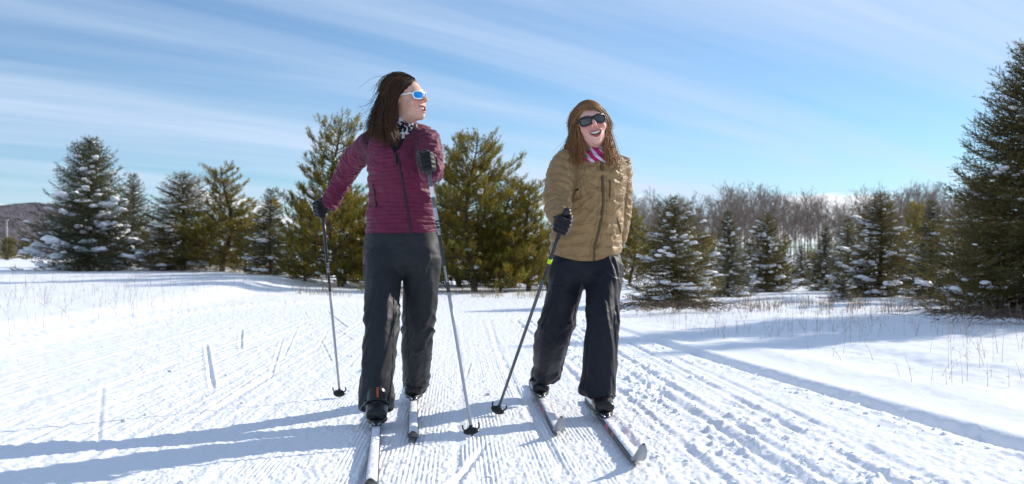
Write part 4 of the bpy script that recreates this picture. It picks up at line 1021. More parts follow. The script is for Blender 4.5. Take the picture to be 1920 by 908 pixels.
# ---------------------------------------------------------------- hands, poles, boots, skis
def build_glove(root, centre, pole_up, fwd, palm, wrist, material):
    """a fist closed round a pole: four bent fingers of different length, a thumb across them, the back of the hand, a cuff"""
    loc = np.array(root.location); z = unit(pole_up); f = unit(fwd - z * np.dot(fwd, z)); l = unit(np.cross(z, f)); l = l if np.dot(l, palm) > 0 else -l
    M = np.stack([l, f, z], 1); w = (np.asarray(wrist) - centre) @ M
    caps = []
    for i in range(4):
        zz_ = 0.033 - 0.0215 * i; sc = (0.96, 1.04, 1.0, 0.86)[i]; r = (0.0118, 0.0122, 0.0118, 0.0105)[i]; tw = (0.002, 0.0, -0.001, -0.003)[i]
        pts = [(-0.030, 0.004, zz_), (-0.018, 0.033 * sc + tw, zz_ + 0.001), (0.014, 0.039 * sc + tw, zz_ - 0.001), (0.031 * sc, 0.014, zz_ - 0.002), (0.020, -0.008, zz_ - 0.002)]
        for a, b in zip(pts[:-1], pts[1:]): caps.append((a, b, r, r * 0.97))
    th = [(-0.012, -0.045, 0.022), (0.012, -0.026, 0.040), (0.026, -0.002, 0.046), (0.020, 0.026, 0.043)]
    thumb = [(th[0], th[1], 0.017, 0.0145), (th[1], th[2], 0.0145, 0.0125), (th[2], th[3], 0.0125, 0.0105)]
    hb = w * 0.55; 
    def f_(p):
        d = np.full(len(p), 1e9)
        for a, b, r1, r2 in caps: d = smin(d, cap_(p, a, b, r1, r2), 0.0035)
        pal = Chain([((-0.024, 0.012, 0.0), 0.015, 0.043), ((-0.022, -0.02, 0.002), 0.019, 0.043), ((-0.015 + 0.2 * hb[0], -0.045 + 0.15 * hb[1], 0.004 + 0.2 * hb[2]), 0.024, 0.038), (w, 0.036, 0.037)], 10, (1, 0, 0), 0.6).eval(p)
        d = smin(d, pal, 0.009)
        for a, b, r1, r2 in thumb: d = smin(d, cap_(p, a, b, r1, r2), 0.004)
        cuff = cap_(p, w * 0.72, w * 1.25, 0.0385, 0.041)
        return smin(d, cuff, 0.008)
    ends = np.array([c_[0] for c_ in caps] + [c_[1] for c_ in caps] + [w * 1.25, th[2], th[3]])
    V, Q = nets(f_, ends.min(0) - 0.06, ends.max(0) + 0.06, 0.0030, 2)
    V = V + 0.0009 * vnoise(V * np.array([70, 70, 160]), 8)[:, None] * vnormals(V, Q)
    return link('glove', mesh_from('glove', V @ M.T + centre - loc, Q, True, [material]), root)
def build_pole(label, tip, top, shaft_cols, grip_len=0.15, band=None, texts=(), r0=0.0092, r1=0.0072, view=None, strap=None):
    """shaft_cols: (start fraction from the top, material); tip on the snow, top = upper end of the grip"""
    tip = np.asarray(tip, dtype=np.float64); top = np.asarray(top, dtype=np.float64); L = np.linalg.norm(top - tip); ax = (top - tip) / L
    t = thing('ski_pole', label, 'ski pole', tuple(tip))
    pt = lambda s: ax * (L - s)                      # s metres below the top
    cuts = list(shaft_cols) + [(1.0, None)]
    s_of = lambda fr: grip_len + fr * (L - grip_len - 0.05)
    rr = lambda s: r0 + (r1 - r0) * np.clip((s - grip_len) / (L - grip_len), 0, 1)
    for k in range(len(shaft_cols)):
        b = Buf(); a0, a1 = s_of(cuts[k][0]), s_of(cuts[k + 1][0]); ss = np.linspace(a0, a1, 5)
        tube(b, np.array([pt(s) for s in ss]), rr(ss), 14)
        link('shaft', b.mesh('shaft', [cuts[k][1]]), t)
    g = Buf(); ss = np.array([0, 0.004, 0.012, 0.03, 0.05, grip_len * 0.6, grip_len * 0.92, grip_len + 0.012]); tube(g, np.array([pt(s) for s in ss]), [0.010, 0.0165, 0.0185, 0.0165, 0.0150, 0.0140, 0.0135, 0.0115], 16)
    link('grip', g.mesh('grip', [M_BLACK]), t)
    if strap is not None:                            # loop from the grip head round the wrist
        w = np.asarray(strap) - tip; a = pt(0.025); sd_ = unit(np.cross(w - a, ax)); lp = catmull(np.array([a, a + (w - a) * 0.45 + sd_ * 0.040 + ax * 0.012, w + sd_ * 0.040, w - ax * 0.045, w - sd_ * 0.040, a + (w - a) * 0.45 - sd_ * 0.036 - ax * 0.010, a]), 30)
        st = Buf(); tube(st, lp, 0.0045, 5, caps=False); link('wrist_strap', st.mesh('wrist_strap', [M_BLACK]), t)
    # basket: half-moon cup with two ears, and the steel point
    k = Buf(); s0 = L - 0.035
    n, m = 22, 6; side = unit(np.cross(ax, (0, 1, 0))); fr_ = unit(np.cross(side, ax))
    a = np.linspace(0, 2 * np.pi, n + 1)[:-1]
    rad = 0.030 * (1 + 0.30 * np.abs(np.cos(a)) ** 3) * (1 - 0.28 * (np.sin(a) > 0))
    prof = [(0.22, 0.020), (0.5, 0.013), (0.85, 0.004), (1.0, -0.006), (1.0, -0.010), (0.6, -0.006), (0.22, -0.016)]
    V = np.array([[pt(s0) + rad[j] * pr * (math.cos(a[j]) * side + math.sin(a[j]) * fr_) + ax * (hz + 0.010 * pr * abs(math.cos(a[j])) ** 4) for j in range(n)] for pr, hz in prof]).reshape(-1, 3)
    i = np.arange(len(prof) - 1)[:, None] * n; j = np.arange(n)[None]; j2 = (j + 1) % n
    k.add(V, None, np.stack([i + j, i + n + j, i + n + j2, i + j2], -1).reshape(-1, 4))
    tube(k, np.array([pt(s0 - 0.03), pt(s0 - 0.01), pt(s0 + 0.018)]), [0.0095, 0.011, 0.006], 10)
    for sg in (-1, 1):
        arc = [pt(s0) + side * sg * (0.016 + 0.022 * math.sin(q)) + ax * (0.004 + 0.026 * (1 - math.cos(q)) * 0.9) for q in np.linspace(0, 2.0, 8)]
        tube(k, np.array(arc), 0.0042, 7)
    link('basket', k.mesh('basket', [M_BLACK]), t)
    p = Buf(); tube(p, np.array([pt(L - 0.02), pt(L + 0.015)]), [0.0045, 0.001], 8); link('tip', p.mesh('tip', [M_METAL]), t)
    if band is not None:
        b = Buf(); tube(b, np.array([pt(band[0]), pt(band[1])]), rr(band[0]) + 0.0022, 14); link('band', b.mesh('band', [band[2]]), t)
    for (a0, a1, m_) in [x for x in texts if len(x) == 3]:   # printed labels: thin sleeves
        b = Buf(); ss = np.linspace(a0, a1, 3); tube(b, np.array([pt(s) for s in ss]), rr(ss) + 0.0006, 14, caps=False); link('label', b.mesh('label', [m_]), t)
    view = unit(np.array([0, 0, CAM_H]) - (tip + top) / 2) if view is None else view
    for x in [x for x in texts if len(x) == 4]:
        s, a0, h, m_ = x
        cu = bpy.data.curves.new('t', 'FONT'); cu.body = s; cu.size = h; cu.align_y = 'CENTER'; cu.resolution_u = 2
        cu.space_character = 1.05
        tmp = bpy.data.objects.new('t', cu); COL.objects.link(tmp)
        me = bpy.data.meshes.new_from_object(tmp.evaluated_get(bpy.context.evaluated_depsgraph_get())); bpy.data.objects.remove(tmp)
        co = np.empty(len(me.vertices) * 3, dtype=np.float32); me.vertices.foreach_get('co', co); co = co.reshape(-1, 3)
        vv = unit(view - ax * (view @ ax)); rt = np.cross(vv, -ax)     # letters read downwards along the pole, bent round it
        r = rr(a0) + 0.0024; th = co[:, 1] / r
        rt = unit(np.cross(-ax, vv))
        P_ = np.array([pt(a0)]) + co[:, :1] * (-ax) + r * (np.cos(th)[:, None] * vv - np.sin(th)[:, None] * rt)
        me.vertices.foreach_set('co', P_.ravel().astype(np.float32)); me.materials.clear(); me.materials.append(m_); me.update()
        link('lettering', me, t)
    return t
def build_boot(root, toe, d, material, ankle_top, orange=True):
    """low cross-country boot: sole, rounded toe box, ankle cuff, strap and an orange pull"""
    loc = np.array(root.location); f = unit(np.array([d[0], d[1], 0.0])); s = np.array([-f[1], f[0], 0]); u = np.array([0, 0, 1.0]); M = np.stack([s, f, u], 1)
    at_ = (np.asarray(ankle_top) - toe) @ M
    def sd(p):
        d_ = Chain([((0, -0.27, 0.032), 0.030, 0.030), ((0, -0.20, 0.040), 0.036, 0.040), ((0, -0.09, 0.040), 0.044, 0.042), ((0, -0.028, 0.034), 0.042, 0.032)], 12, (1, 0, 0), 0.8).eval(p)
        d_ = smin(d_, Chain([((0, -0.12, 0.06), 0.040, 0.055), ((0, -0.16, 0.10), 0.042, 0.056), (at_, 0.046, 0.058)], 8, (1, 0, 0), 0.5).eval(p), 0.025)
        return smax(d_, -p[:, 2] + 0.004, 0.004)
    sd0 = sd; sd = lambda p: sd0(p / np.array([1.18, 1.0, 1.12])) * 1.0
    V, Q = nets(sd, (-0.11, -0.36, -0.03), (0.11, 0.06, max(0.26, at_[2] * 1.12 + 0.10)), 0.0045, 2)
    b = link('boot', mesh_from('boot', V @ M.T + toe - loc, Q, True, [material]), root)
    so = Buf(); n = 24; a = np.linspace(0, 2 * np.pi, n + 1)[:-1]; x = 0.054 * np.cos(a) * np.where(np.sin(a) > 0, 1, 0.8); y = -0.135 + 0.150 * np.sin(a) * np.abs(np.sin(a)) ** 0.05
    V = np.concatenate([np.stack([x * k, y, np.full(n, z_)], 1) for k, z_ in ((0.94, -0.004), (1, 0.0), (1, 0.010), (0.95, 0.014))]); i = np.arange(3)[:, None] * n; j = np.arange(n)[None]; j2 = (j + 1) % n
    Q = np.stack([i + j, i + j2, i + n + j2, i + n + j], -1).reshape(-1, 4); T = [(0, k + 1, k) for k in range(1, n - 1)] + [(3 * n, 3 * n + k, 3 * n + k + 1) for k in range(1, n - 1)]
    so.add(V @ M.T + toe - loc, T, Q); link('sole', so.mesh('sole', [M_BLACK]), b)
    if orange:
        o = Buf(); P = np.array([(0.004, -0.082, 0.108), (0.004, -0.090, 0.128), (0.004, -0.094, 0.158)]) @ M.T + toe - loc; tube(o, P, 0.0045, 6); link('pull_tab', o.mesh('pull_tab', [M_ORANGE]), b)
        st = Buf(); P = np.array([(-0.058, -0.13, 0.066), (-0.045, -0.086, 0.090), (0, -0.070, 0.104), (0.045, -0.086, 0.090), (0.058, -0.13, 0.066)]) @ M.T + toe - loc
        tube(st, catmull(P, 12), 0.0055, 6); link('strap', st.mesh('strap', [M_BLACK]), b)
    return b
M_SKITOP = mat('ski_top_sheet', (0.55, 0.56, 0.60), 0.35, 0.4, var=0.15, vscale=30)
M_SKIBASE = mat('black_ski_base', (0.015, 0.016, 0.020), 0.4, 0.4)
M_SKIPINK = mat('pink_ski_print', (0.62, 0.05, 0.14), 0.4, 0.4)
M_SKIGREY = mat('grey_ski_tip', (0.24, 0.26, 0.29), 0.35, 0.4)
def build_ski(label, toe, tip_xy, tipmat, pink, z0, lift_tip=0.075, group='skis under the two skiers', seed=0):
    """sidecut board with bowed-up tip, binding plate and toe bar, snow lying on the top sheet"""
    toe = np.array([toe[0], toe[1]]); tip_xy = np.asarray(tip_xy); d = unit(np.append(tip_xy - toe, 0)); Lf = np.linalg.norm(tip_xy - toe); s = np.array([-d[1], d[0], 0])
    t = thing('ski', label, 'ski', (toe[0], toe[1], z0), 0, group)
    n = 60; q = np.concatenate([np.linspace(-0.80, Lf - 0.22, 30), np.linspace(Lf - 0.215, Lf, 30)]); x = (q + 0.8) / (Lf + 0.8)
    e = np.clip((q - (Lf - 0.22)) / 0.22, 0, 1); z = lift_tip * e ** 2.1
    w = 0.0215 + 0.004 * np.abs(x - 0.45) * 2; w = w * np.where(e > 0.45, np.sqrt(np.clip(1 - ((e - 0.45) / 0.56) ** 2, 0.01, 1)), 1.0); w = w * np.where(x < 0.02, 0.7, 1)
    th = 0.022 - 0.015 * e; th = th * np.where(q < -0.5, 0.7, 1)
    C = d * q[:, None] + np.array([0, 0, 1]) * z[:, None]
    prof = [(-1, 0), (-1, 0.75), (-0.85, 1), (0.85, 1), (1, 0.75), (1, 0)]
    V = np.stack([C + s * (w * a)[:, None] + np.array([0, 0, 1]) * (th * h)[:, None] for a, h in prof], 1).reshape(-1, 3)
    i = np.arange(n - 1)[:, None] * 6; j = np.arange(6)[None]; j2 = (j + 1) % 6
    Q = np.stack([i + j, i + j2, i + 6 + j2, i + 6 + j], -1).reshape(-1, 4); mi = np.tile(np.array([2, 2, 0, 2, 2, 1]), (n - 1, 1))
    mi[e[:-1] > 0.30] = 3
    if pink:
        for a, b in ((0.10, 0.22), (0.36, 0.44), (-0.30, -0.24)): 
            sel = (q[:-1] > a) & (q[:-1] < b); mi[np.ix_(sel, [0, 1, 3, 4])] = 4
    T = [(0, 5, 4), (0, 4, 3), (0, 3, 2), (0, 2, 1)]
    T2 = [((n - 1) * 6 + a, (n - 1) * 6 + b, (n - 1) * 6 + c_) for a, b, c_ in ((0, 1, 2), (0, 2, 3), (0, 3, 4), (0, 4, 5))]
    me = mesh_from('board', V, [np.array(T + T2), Q], True, [M_SKITOP, M_SKIBASE, M_SKIBASE, tipmat, M_SKIPINK], np.concatenate([np.full(8, 1), mi.ravel()]))
    link('board', me, t)
    b = Buf(); Mx = np.stack([s, d, np.array([0, 0, 1.0])], 1)
    box(b, d * -0.13 + [0, 0, 0.0265], (0.040, 0.32, 0.010), Mx, bev=0.003)
    box(b, d * 0.012 + [0, 0, 0.034], (0.030, 0.034, 0.020), Mx, bev=0.005); link('binding', b.mesh('binding', [M_BLACK]), t)
    b2 = Buf(); 
    for k in (-1, 1): tube(b2, np.array([s * 0.016 * k + d * -0.02 + [0, 0, 0.028], s * 0.017 * k + d * 0.03 + [0, 0, 0.036], s * 0.008 * k + d * 0.045 + [0, 0, 0.030]]), 0.0035, 6)
    tube(b2, np.array([s * -0.022 + [0, 0, 0.034], s * 0.022 + [0, 0, 0.034]]), 0.004, 8); link('toe_bar', b2.mesh('toe_bar', [M_METAL]), t)
    # snow caught on the top sheet
    m = 90; k = 7; qq = np.linspace(0.05, Lf - 0.10, m); aa = np.linspace(-1, 1, k); zz_ = np.interp(qq, q, z); ww = np.interp(qq, q, w); tt = np.interp(qq, q, th)
    G = np.stack(np.meshgrid(qq, aa, indexing='ij'), -1).reshape(-1, 2); nz = fbm(np.stack([G[:, 0] * 30 + seed * 9, G[:, 1] * 1.8], 1), 3, 3 + seed).reshape(m, k); ne = vnoise(np.stack([qq * 45, qq * 0 + seed], 1), 8)
    fade = sst(qq, 0.05, 0.12) * (1 - sst(qq, Lf - 0.20, Lf - 0.10)); h = (0.0055 + 0.008 * nz) * (1 - aa[None] ** 4) * fade[:, None] - 0.0012
    S = (d * qq[:, None] + np.array([0, 0, 1]) * (zz_ + tt)[:, None])[:, None] + s * ((ww * (0.84 + 0.08 * ne))[:, None] * aa[None])[..., None] + np.array([0, 0, 1]) * h[..., None]
    i = np.arange(m - 1)[:, None] * k; j = np.arange(k - 1)[None]
    sn = link('snow_cover', mesh_from('snow_cover', S.reshape(-1, 3), np.stack([i + j, i + j + 1, i + k + j + 1, i + k + j], -1).reshape(-1, 4)[:, ::-1], True, [M_SNOW]), t); sn['kind'] = 'stuff'
    return t
# ---------------------------------------------------------------- the two skiers
def px(a, Y): return a / FPX * Y                     # photo pixels to metres at distance Y
def limb_wr(P, s, th, seed, fs, amp, ring=1.0, diag=0.6):
    """cloth folds that mostly run round a limb, some of them slanting"""
    q = np.stack([np.cos(th) * ring + 5, np.sin(th) * ring, s * fs + diag * np.sin(th + seed)], 1)
    q = q + 0.5 * np.stack([vnoise(q * 0.9, seed + 3)] * 3, 1)
    a = ridge(q, seed); b = vnoise(q * 2.2 + 7, seed + 1)
    return amp * (0.75 * (a - 0.4) + 0.35 * b)
def garment(f, chains, lo, hi, h, disp, name, root, material, relax_it=1, hem=None):
    V, Q = nets(f, lo, hi, h, 2); V = relax(V, Q, relax_it)
    N = vnormals(V, Q); D = np.zeros(len(V)); Wt = np.zeros(len(V)); QL = np.zeros(len(V))
    for k, ch in enumerate(chains):
        d, s, th = ch.eval(V, True); w = np.exp(-np.maximum(d, -0.03) / 0.014); QL += w * (V[:, 2] + 0.02 * (V[:, 0]) if k == 0 else s + 0.3)
        D += w * disp(k, V, s, th); Wt += w
    D = D / Wt
    if hem is not None: D = D * sst(hem(V), 0.0, 0.035)
    V = V + N * D[:, None]
    V = relax(V, Q, 1, 0.25)
    sk = Skin(V, Q)
    me = mesh_from(name, V - np.array(root.location), Q, True, [material])
    qa = me.attributes.new('quilt', 'FLOAT', 'POINT'); qa.data.foreach_set('value', (QL / Wt).astype(np.float32))
    o = link(name, me, root)
    return o, sk
def strips(name, parent, root, skin, lst, material, **k):
    for x in lst:                                    # every zip, seam or tape is a part of its own
        b = Buf(); strip_on(b, skin, x[0], x[1], **k)
        if b.n == 0: continue
        me = b.mesh(name, [material]); co = np.concatenate(b.V) - np.array(root.location); me.vertices.foreach_set('co', co.ravel().astype(np.float32)); me.update()
        link(name, me, parent)

# ================= skier in maroon
ROOT_L = thing('person', 'smiling skier in maroon jacket and dark slate trousers, looking aside', 'person', (-0.60, 5.1, 0.0), 0, 'two women skiing side by side')
YL = 5.17
def sL(pxx, py, Y, a, b): return (at(pxx, py, Y), a, b)
torsoL = Chain([sL(751, 436, 5.21, px(68, YL), .138), sL(751, 405, 5.20, px(66, YL), .132), sL(752, 368, 5.18, px(61.5, YL), .122), sL(753, 330, 5.15, px(63, YL), .132), sL(752, 296, 5.13, px(65, YL), .128), sL(749, 268, 5.13, px(63, YL), .108), sL(747, 250, 5.13, px(44, YL), .085), sL(747, 238, 5.13, px(27, YL), .072)], 26, (0.985, -0.17, 0), 0.25)
armRL = Chain([sL(697, 270, 5.19, .066, .070), sL(678, 287, 5.25, .064, .066), sL(658, 308, 5.33, .060, .062), sL(645, 332, 5.39, .056, .058), sL(631, 358, 5.41, .050, .052), sL(620, 380, 5.42, .047, .048), sL(616, 387, 5.42, .046, .047)], 20, (1, 0, 0.3), 0.25)
armLL = Chain([sL(800, 264, 5.09, .070, .068), sL(806, 284, 5.01, .063, .066), sL(809, 308, 4.93, .060, .062), sL(809, 322, 4.86, .058, .058), sL(808, 320, 4.79, .053, .053), sL(806, 317, 4.725, .049, .049)], 18, (1, 0, 0), 0.25)
NECK_L = at(748, 236, 5.125)
hoodc = at(795, 241, 5.24)
def jacketL(p):
    d = smin(torsoL.eval(p), armRL.eval(p), 0.05); d = smin(d, armLL.eval(p), 0.035)
    d = smin(d, cap_(p, at(745, 252, 5.16), at(751, 238, 5.165), 0.088, 0.082), 0.025)
    d = smin(d, ell(p, at(786, 243, 5.19), (0.060, 0.075, 0.034)), 0.025)
    # standing collar is hollow and open down to the zip
    d = smax(d, -cap_(p, NECK_L + [0, 0, -0.07], NECK_L + [0.01, 0.0, 0.25], 0.066, 0.086), 0.006)
    t = (p[:, 2] - at(746, 288, 5.0)[2]) / 0.17
    xm = -0.588 + 0.010 * t
    d = smax(d, -np.maximum(np.abs(p[:, 0] - xm) - 0.085 * np.clip(t, 0, 1.3) ** 0.9, np.maximum(p[:, 1] - 5.10, -t * 0.17)), 0.006)
    return np.maximum(d, at(751, 434, 5.0)[2] - p[:, 2] - 0.006)
def dispL(k, V, s, th):
    if k == 0:
        z = V[:, 2] + 0.006 * vnoise(V * 9, 4) + 0.010 * np.sin(th)
        quilt = 0
        q = np.stack([V[:, 0] * 5, V[:, 1] * 5, V[:, 2] * 19 + 1.5 * V[:, 0]], 1)
        fold = 0.0080 * (ridge(q + 0.5 * vnoise(q, 2)[:, None], 11) - 0.4) * (0.5 + sst(np.abs(V[:, 0] + 0.585), 0.03, 0.17)) + 0.0035 * vnoise(V * 11, 5)
        q2 = np.stack([V[:, 0] * 14 + V[:, 2] * 9, V[:, 1] * 6, V[:, 2] * 12 - V[:, 0] * 9], 1)
        return quilt + fold + 0.004 * (ridge(q2, 12) - 0.4)
    quilt = 0
    return quilt + limb_wr(V, s, th, 20 + k, 17, 0.0110, 0.9, 0.7) + 0.004 * vnoise(V * 14, 6)
JL, SKL = garment(jacketL, [torsoL, armRL, armLL], (-1.05, 4.60, 0.90), (-0.25, 5.52, 1.62), 0.0058, dispL, 'jacket', ROOT_L, M_MAROON, hem=lambda V: V[:, 2] - at(751, 434, 5.0)[2] + 0.006)
strips('zip', JL, ROOT_L, SKL, [([(745, 287), (751, 320), (758, 360), (765, 400), (770, 434)], 0.013)], M_ZIP)
strips('zip_pull', JL, ROOT_L, SKL, [([(742, 289), (742, 298), (743, 308)], 0.012)], M_BLACK, lift=0.006, thick=0.004, n=8)
strips('pocket_zip', JL, ROOT_L, SKL, [([(699, 345), (703, 365), (706, 388)], 0.008)], M_ZIP, n=12)
strips('shoulder_seam', JL, ROOT_L, SKL, [([(694, 252), (686, 280), (685, 316)], 0.005), ([(783, 262), (788, 285), (790, 300)], 0.005)], M_ZIP, n=14, lift=0.0008, thick=0.0012)
strips('hem_band', JL, ROOT_L, SKL, [([(686, 428), (705, 431), (735, 433), (765, 433), (795, 430), (815, 425)], 0.020)], M_MAROON, lift=0.001, thick=0.0015)
# base layer and neck gaiter
shirtL = Chain([sL(749, 300, 5.125, .12, .108), sL(748, 275, 5.12, .11, .100), sL(747, 256, 5.118, .085, .085), sL(748, 244, 5.12, .064, .066)], 10, (1, 0, 0), 0.3)
V, Q = nets(shirtL.eval, (-0.85, 4.9, 1.25), (-0.35, 5.35, 1.55), 0.009, 1); V = V + 0.003 * vnoise(V * 22, 1)[:, None]
link('base_layer', mesh_from('base_layer', V - np.array(ROOT_L.location), Q, True, [M_SHIRT]), ROOT_L)
gaiL = Chain([(at(748, 254, 5.10), .078, .074), (at(751, 244, 5.095), .082, .078), (at(755, 234, 5.09), .082, .078), (at(758, 227, 5.085), .078, .074)], 10, (1, 0, 0), 0.2)
V, Q = nets(gaiL.eval, (-0.75, 4.95, 1.36), (-0.4, 5.3, 1.6), 0.005, 1); V = V + (0.004 * np.sin(V[:, 2] * 260 + 4 * vnoise(V * 14, 1)) + 0.003 * vnoise(V * 30, 2))[:, None] * vnormals(V, Q)
link('neck_gaiter', mesh_from('neck_gaiter', V - np.array(ROOT_L.location), Q, True, [M_GAITER_L]), ROOT_L)
# trousers
pelL = Chain([sL(751, 428, 5.21, px(66, 5.2), .130), sL(752, 458, 5.21, px(71, 5.2), .138), sL(753, 490, 5.21, px(72, 5.2), .140), sL(753, 506, 5.21, px(62, 5.2), .12)], 10, (0.985, -0.17, 0), 0.3)
legRL = Chain([sL(718, 488, 5.18, px(36, 5.18), .118), sL(718, 540, 5.10, px(34, 5.1), .105), sL(717, 600, 5.01, px(31.5, 5.01), .092), sL(713, 650, 4.965, px(32, 4.96), .093), sL(708, 705, 4.93, px(31, 4.93), .094), sL(706, 745, 4.92, px(31.5, 4.92), .100), sL(705, 766, 4.92, px(29, 4.92), .095)], 22, (1, 0, 0), 0.2)
legLL = Chain([sL(789, 488, 5.20, px(37, 5.2), .118), sL(789, 540, 5.20, px(33, 5.2), .105), sL(785, 598, 5.26, px(31, 5.26), .092), sL(782, 645, 5.38, px(29.5, 5.38), .088), sL(782, 690, 5.54, px(26, 5.54), .082), sL(780, 722, 5.68, px(21.5, 5.68), .078)], 22, (1, 0, 0), 0.2)
def trouL(p):
    d = smin(legRL.eval(p), legLL.eval(p), 0.012)
    return smin(d, pelL.eval(p), 0.03)
def tr_disp(knee, L, seed, bunch=1.0):
    def fn(k, V, s, th):
        if k == 0:
            q = np.stack([V[:, 0] * 9, V[:, 1] * 5, V[:, 2] * 12], 1)
            return 0.007 * (ridge(q, seed) - 0.4) + 0.005 * vnoise(V * 13, seed)
        kn = knee[k - 1]; Lh = L[k - 1]
        mod = 0.45 + 0.9 * np.exp(-((s - kn) / 0.10) ** 2) + bunch * 1.0 * sst(s, Lh - 0.22, Lh - 0.02) + 0.5 * np.exp(-(s / 0.12) ** 2)
        long_ = 0.005 * vnoise(np.stack([np.cos(th) * 1.6, np.sin(th) * 1.6 + 3, s * 2.2], 1), seed + k)
        return limb_wr(V, s, th, seed + 5 * k, 7.5, 0.0140, 0.80, 1.6) * mod + limb_wr(V, s, th, seed + 9 * k + 2, 15, 0.0030, 1.2, 0.9) * mod + long_ * 1.4
    return fn
TL, SKTL = garment(trouL, [pelL, legRL, legLL], (-0.95, 4.70, 0.0), (-0.25, 5.85, 1.02), 0.0068, tr_disp((0.36, 0.36), (legRL.S[-1], legLL.S[-1]), 41), 'trousers', ROOT_L, M_SLATE)
strips('pocket_zip', TL, ROOT_L, SKTL, [([(697, 520), (705, 517), (716, 512), (731, 506)], 0.007)], M_BLACK, n=12)
strips('side_seam', TL, ROOT_L, SKTL, [([(735, 500), (738, 560), (738, 620), (735, 700), (730, 760)], 0.004), ([(765, 520), (762, 580), (763, 640), (768, 700)], 0.004)], M_SLATE, n=30, lift=0.001, thick=0.0015)
strips('cuff_tape', TL, ROOT_L, SKTL, [([(675, 768), (683, 757), (685, 753)], 0.004)], M_METAL, n=6)
strips('waistband', TL, ROOT_L, SKTL, [([(690, 440), (720, 443), (752, 444), (785, 442), (815, 437)], 0.016)], M_SLATE, lift=0.0002, thick=0.0008)
# head and body
FR_L = head_frame(at(761.5, 186.5, 5.09), R(64), R(-3), R(4))
bodyL = [Chain([(at(752, 470, 5.21), .13, .09), (at(752, 380, 5.18), .11, .08), (at(752, 300, 5.14), .14, .085), (at(749, 262, 5.13), .11, .06), (at(749, 242, 5.12), .05, .05)], 14, (1, 0, 0)),
         Chain([(n_, .032, .032) for n_ in armRL.C[::4]], 10), Chain([(n_, .032, .032) for n_ in armLL.C[::4]], 10),
         Chain([(n_, .055 - .0015 * i, .055 - .0015 * i) for i, n_ in enumerate(legRL.C[::3])], 12), Chain([(n_, .055 - .0015 * i, .055 - .0015 * i) for i, n_ in enumerate(legLL.C[::3])], 12)]
build_body('body', ROOT_L, FR_L, bodyL, (0.66, 0.40, 0.30), 0.5, 1.05)
M_CLEAR = mat('clear_white_frame', (0.72, 0.74, 0.78), 0.2, 0.5)
M_LENSB = mat('blue_mirror_lens', (0.03, 0.33, 0.72), 0.06, 0.6, metal=0.9)
build_glasses(ROOT_L, FR_L, M_CLEAR, M_LENSB, 1.02, 0.0036)
W3 = lambda L: [at(*p) for p in L]
gL = [[(772, 152, 5.05), (756, 163, 5.00), (745, 188, 5.00), (738, 220, 5.00), (741, 262, 5.0)],
      [(766, 144, 5.06), (747, 156, 5.01), (733, 188, 4.99), (727, 226, 4.99), (735, 268, 4.99)],
      [(758, 139, 5.09), (738, 152, 5.03), (722, 186, 5.0), (714, 226, 5.0), (718, 264, 5.0)],
      [(750, 138, 5.12), (728, 152, 5.08), (713, 186, 5.06), (702, 222, 5.06), (701, 256, 5.06)],
      [(746, 139, 5.15), (724, 155, 5.14), (709, 190, 5.13), (696, 224, 5.12), (689, 247, 5.12)]]
gL2 = [[(764, 141, 5.12), (742, 146, 5.14), (722, 178, 5.16), (716, 220, 5.17), (722, 262, 5.17)], [(757, 139, 5.18), (738, 150, 5.2), (724, 185, 5.2), (712, 222, 5.2), (706, 256, 5.2)]]
gL3 = [[(771, 147, 5.05), (760, 143, 5.05), (745, 148, 5.02), (732, 160, 5.01), (722, 178, 5.01)], [(775, 150, 5.09), (762, 141, 5.10), (742, 141, 5.10), (724, 153, 5.10), (714, 176, 5.09)], [(773, 150, 5.14), (762, 142, 5.17), (745, 142, 5.18), (728, 152, 5.18), (716, 176, 5.17)]]
gL4 = [[(728, 165, 5.05), (715, 180, 5.0), (698, 196, 4.98), (684, 206, 4.97), (672, 214, 4.97)], [(722, 190, 5.05), (708, 212, 5.02), (696, 228, 5.0), (686, 232, 5.0), (678, 228, 5.0)], [(735, 150, 5.05), (720, 140, 5.05), (706, 150, 5.05), (696, 170, 5.05), (684, 184, 5.05)]]
gL5 = [[(789, 196, 5.02), (786, 210, 5.02), (780, 230, 5.0), (776, 244, 4.99), (774, 254, 4.99)], [(785, 205, 5.03), (780, 220, 5.02), (776, 234, 5.0), (775, 246, 4.99), (776, 252, 4.99)]]
gL6 = [[(735, 150, 5.02), (728, 175, 5.0), (730, 205, 5.03), (736, 235, 5.05), (745, 262, 5.05)], [(728, 155, 5.1), (716, 180, 5.1), (716, 210, 5.1), (722, 240, 5.1), (728, 258, 5.1)]]
HL = build_hair(ROOT_L, FR_L, [[W3(g) for g in gL]] * 2 + [[W3(g) for g in gL2]] + [[W3(g) for g in gL3]] + [[W3(g) for g in gL6]], 640, M_HAIRD, 3, 0.10, 0.004, 0.045, (1.9, 1.7, 1.4), 0.070)
fl = build_hair(ROOT_L, FR_L, [[W3(g) for g in gL4]], 34, M_HAIRD, 9, 0.3, 0.012, 0.10, (1, 1, 1), -0.2, 0.0007); fl.name = 'loose_hair'
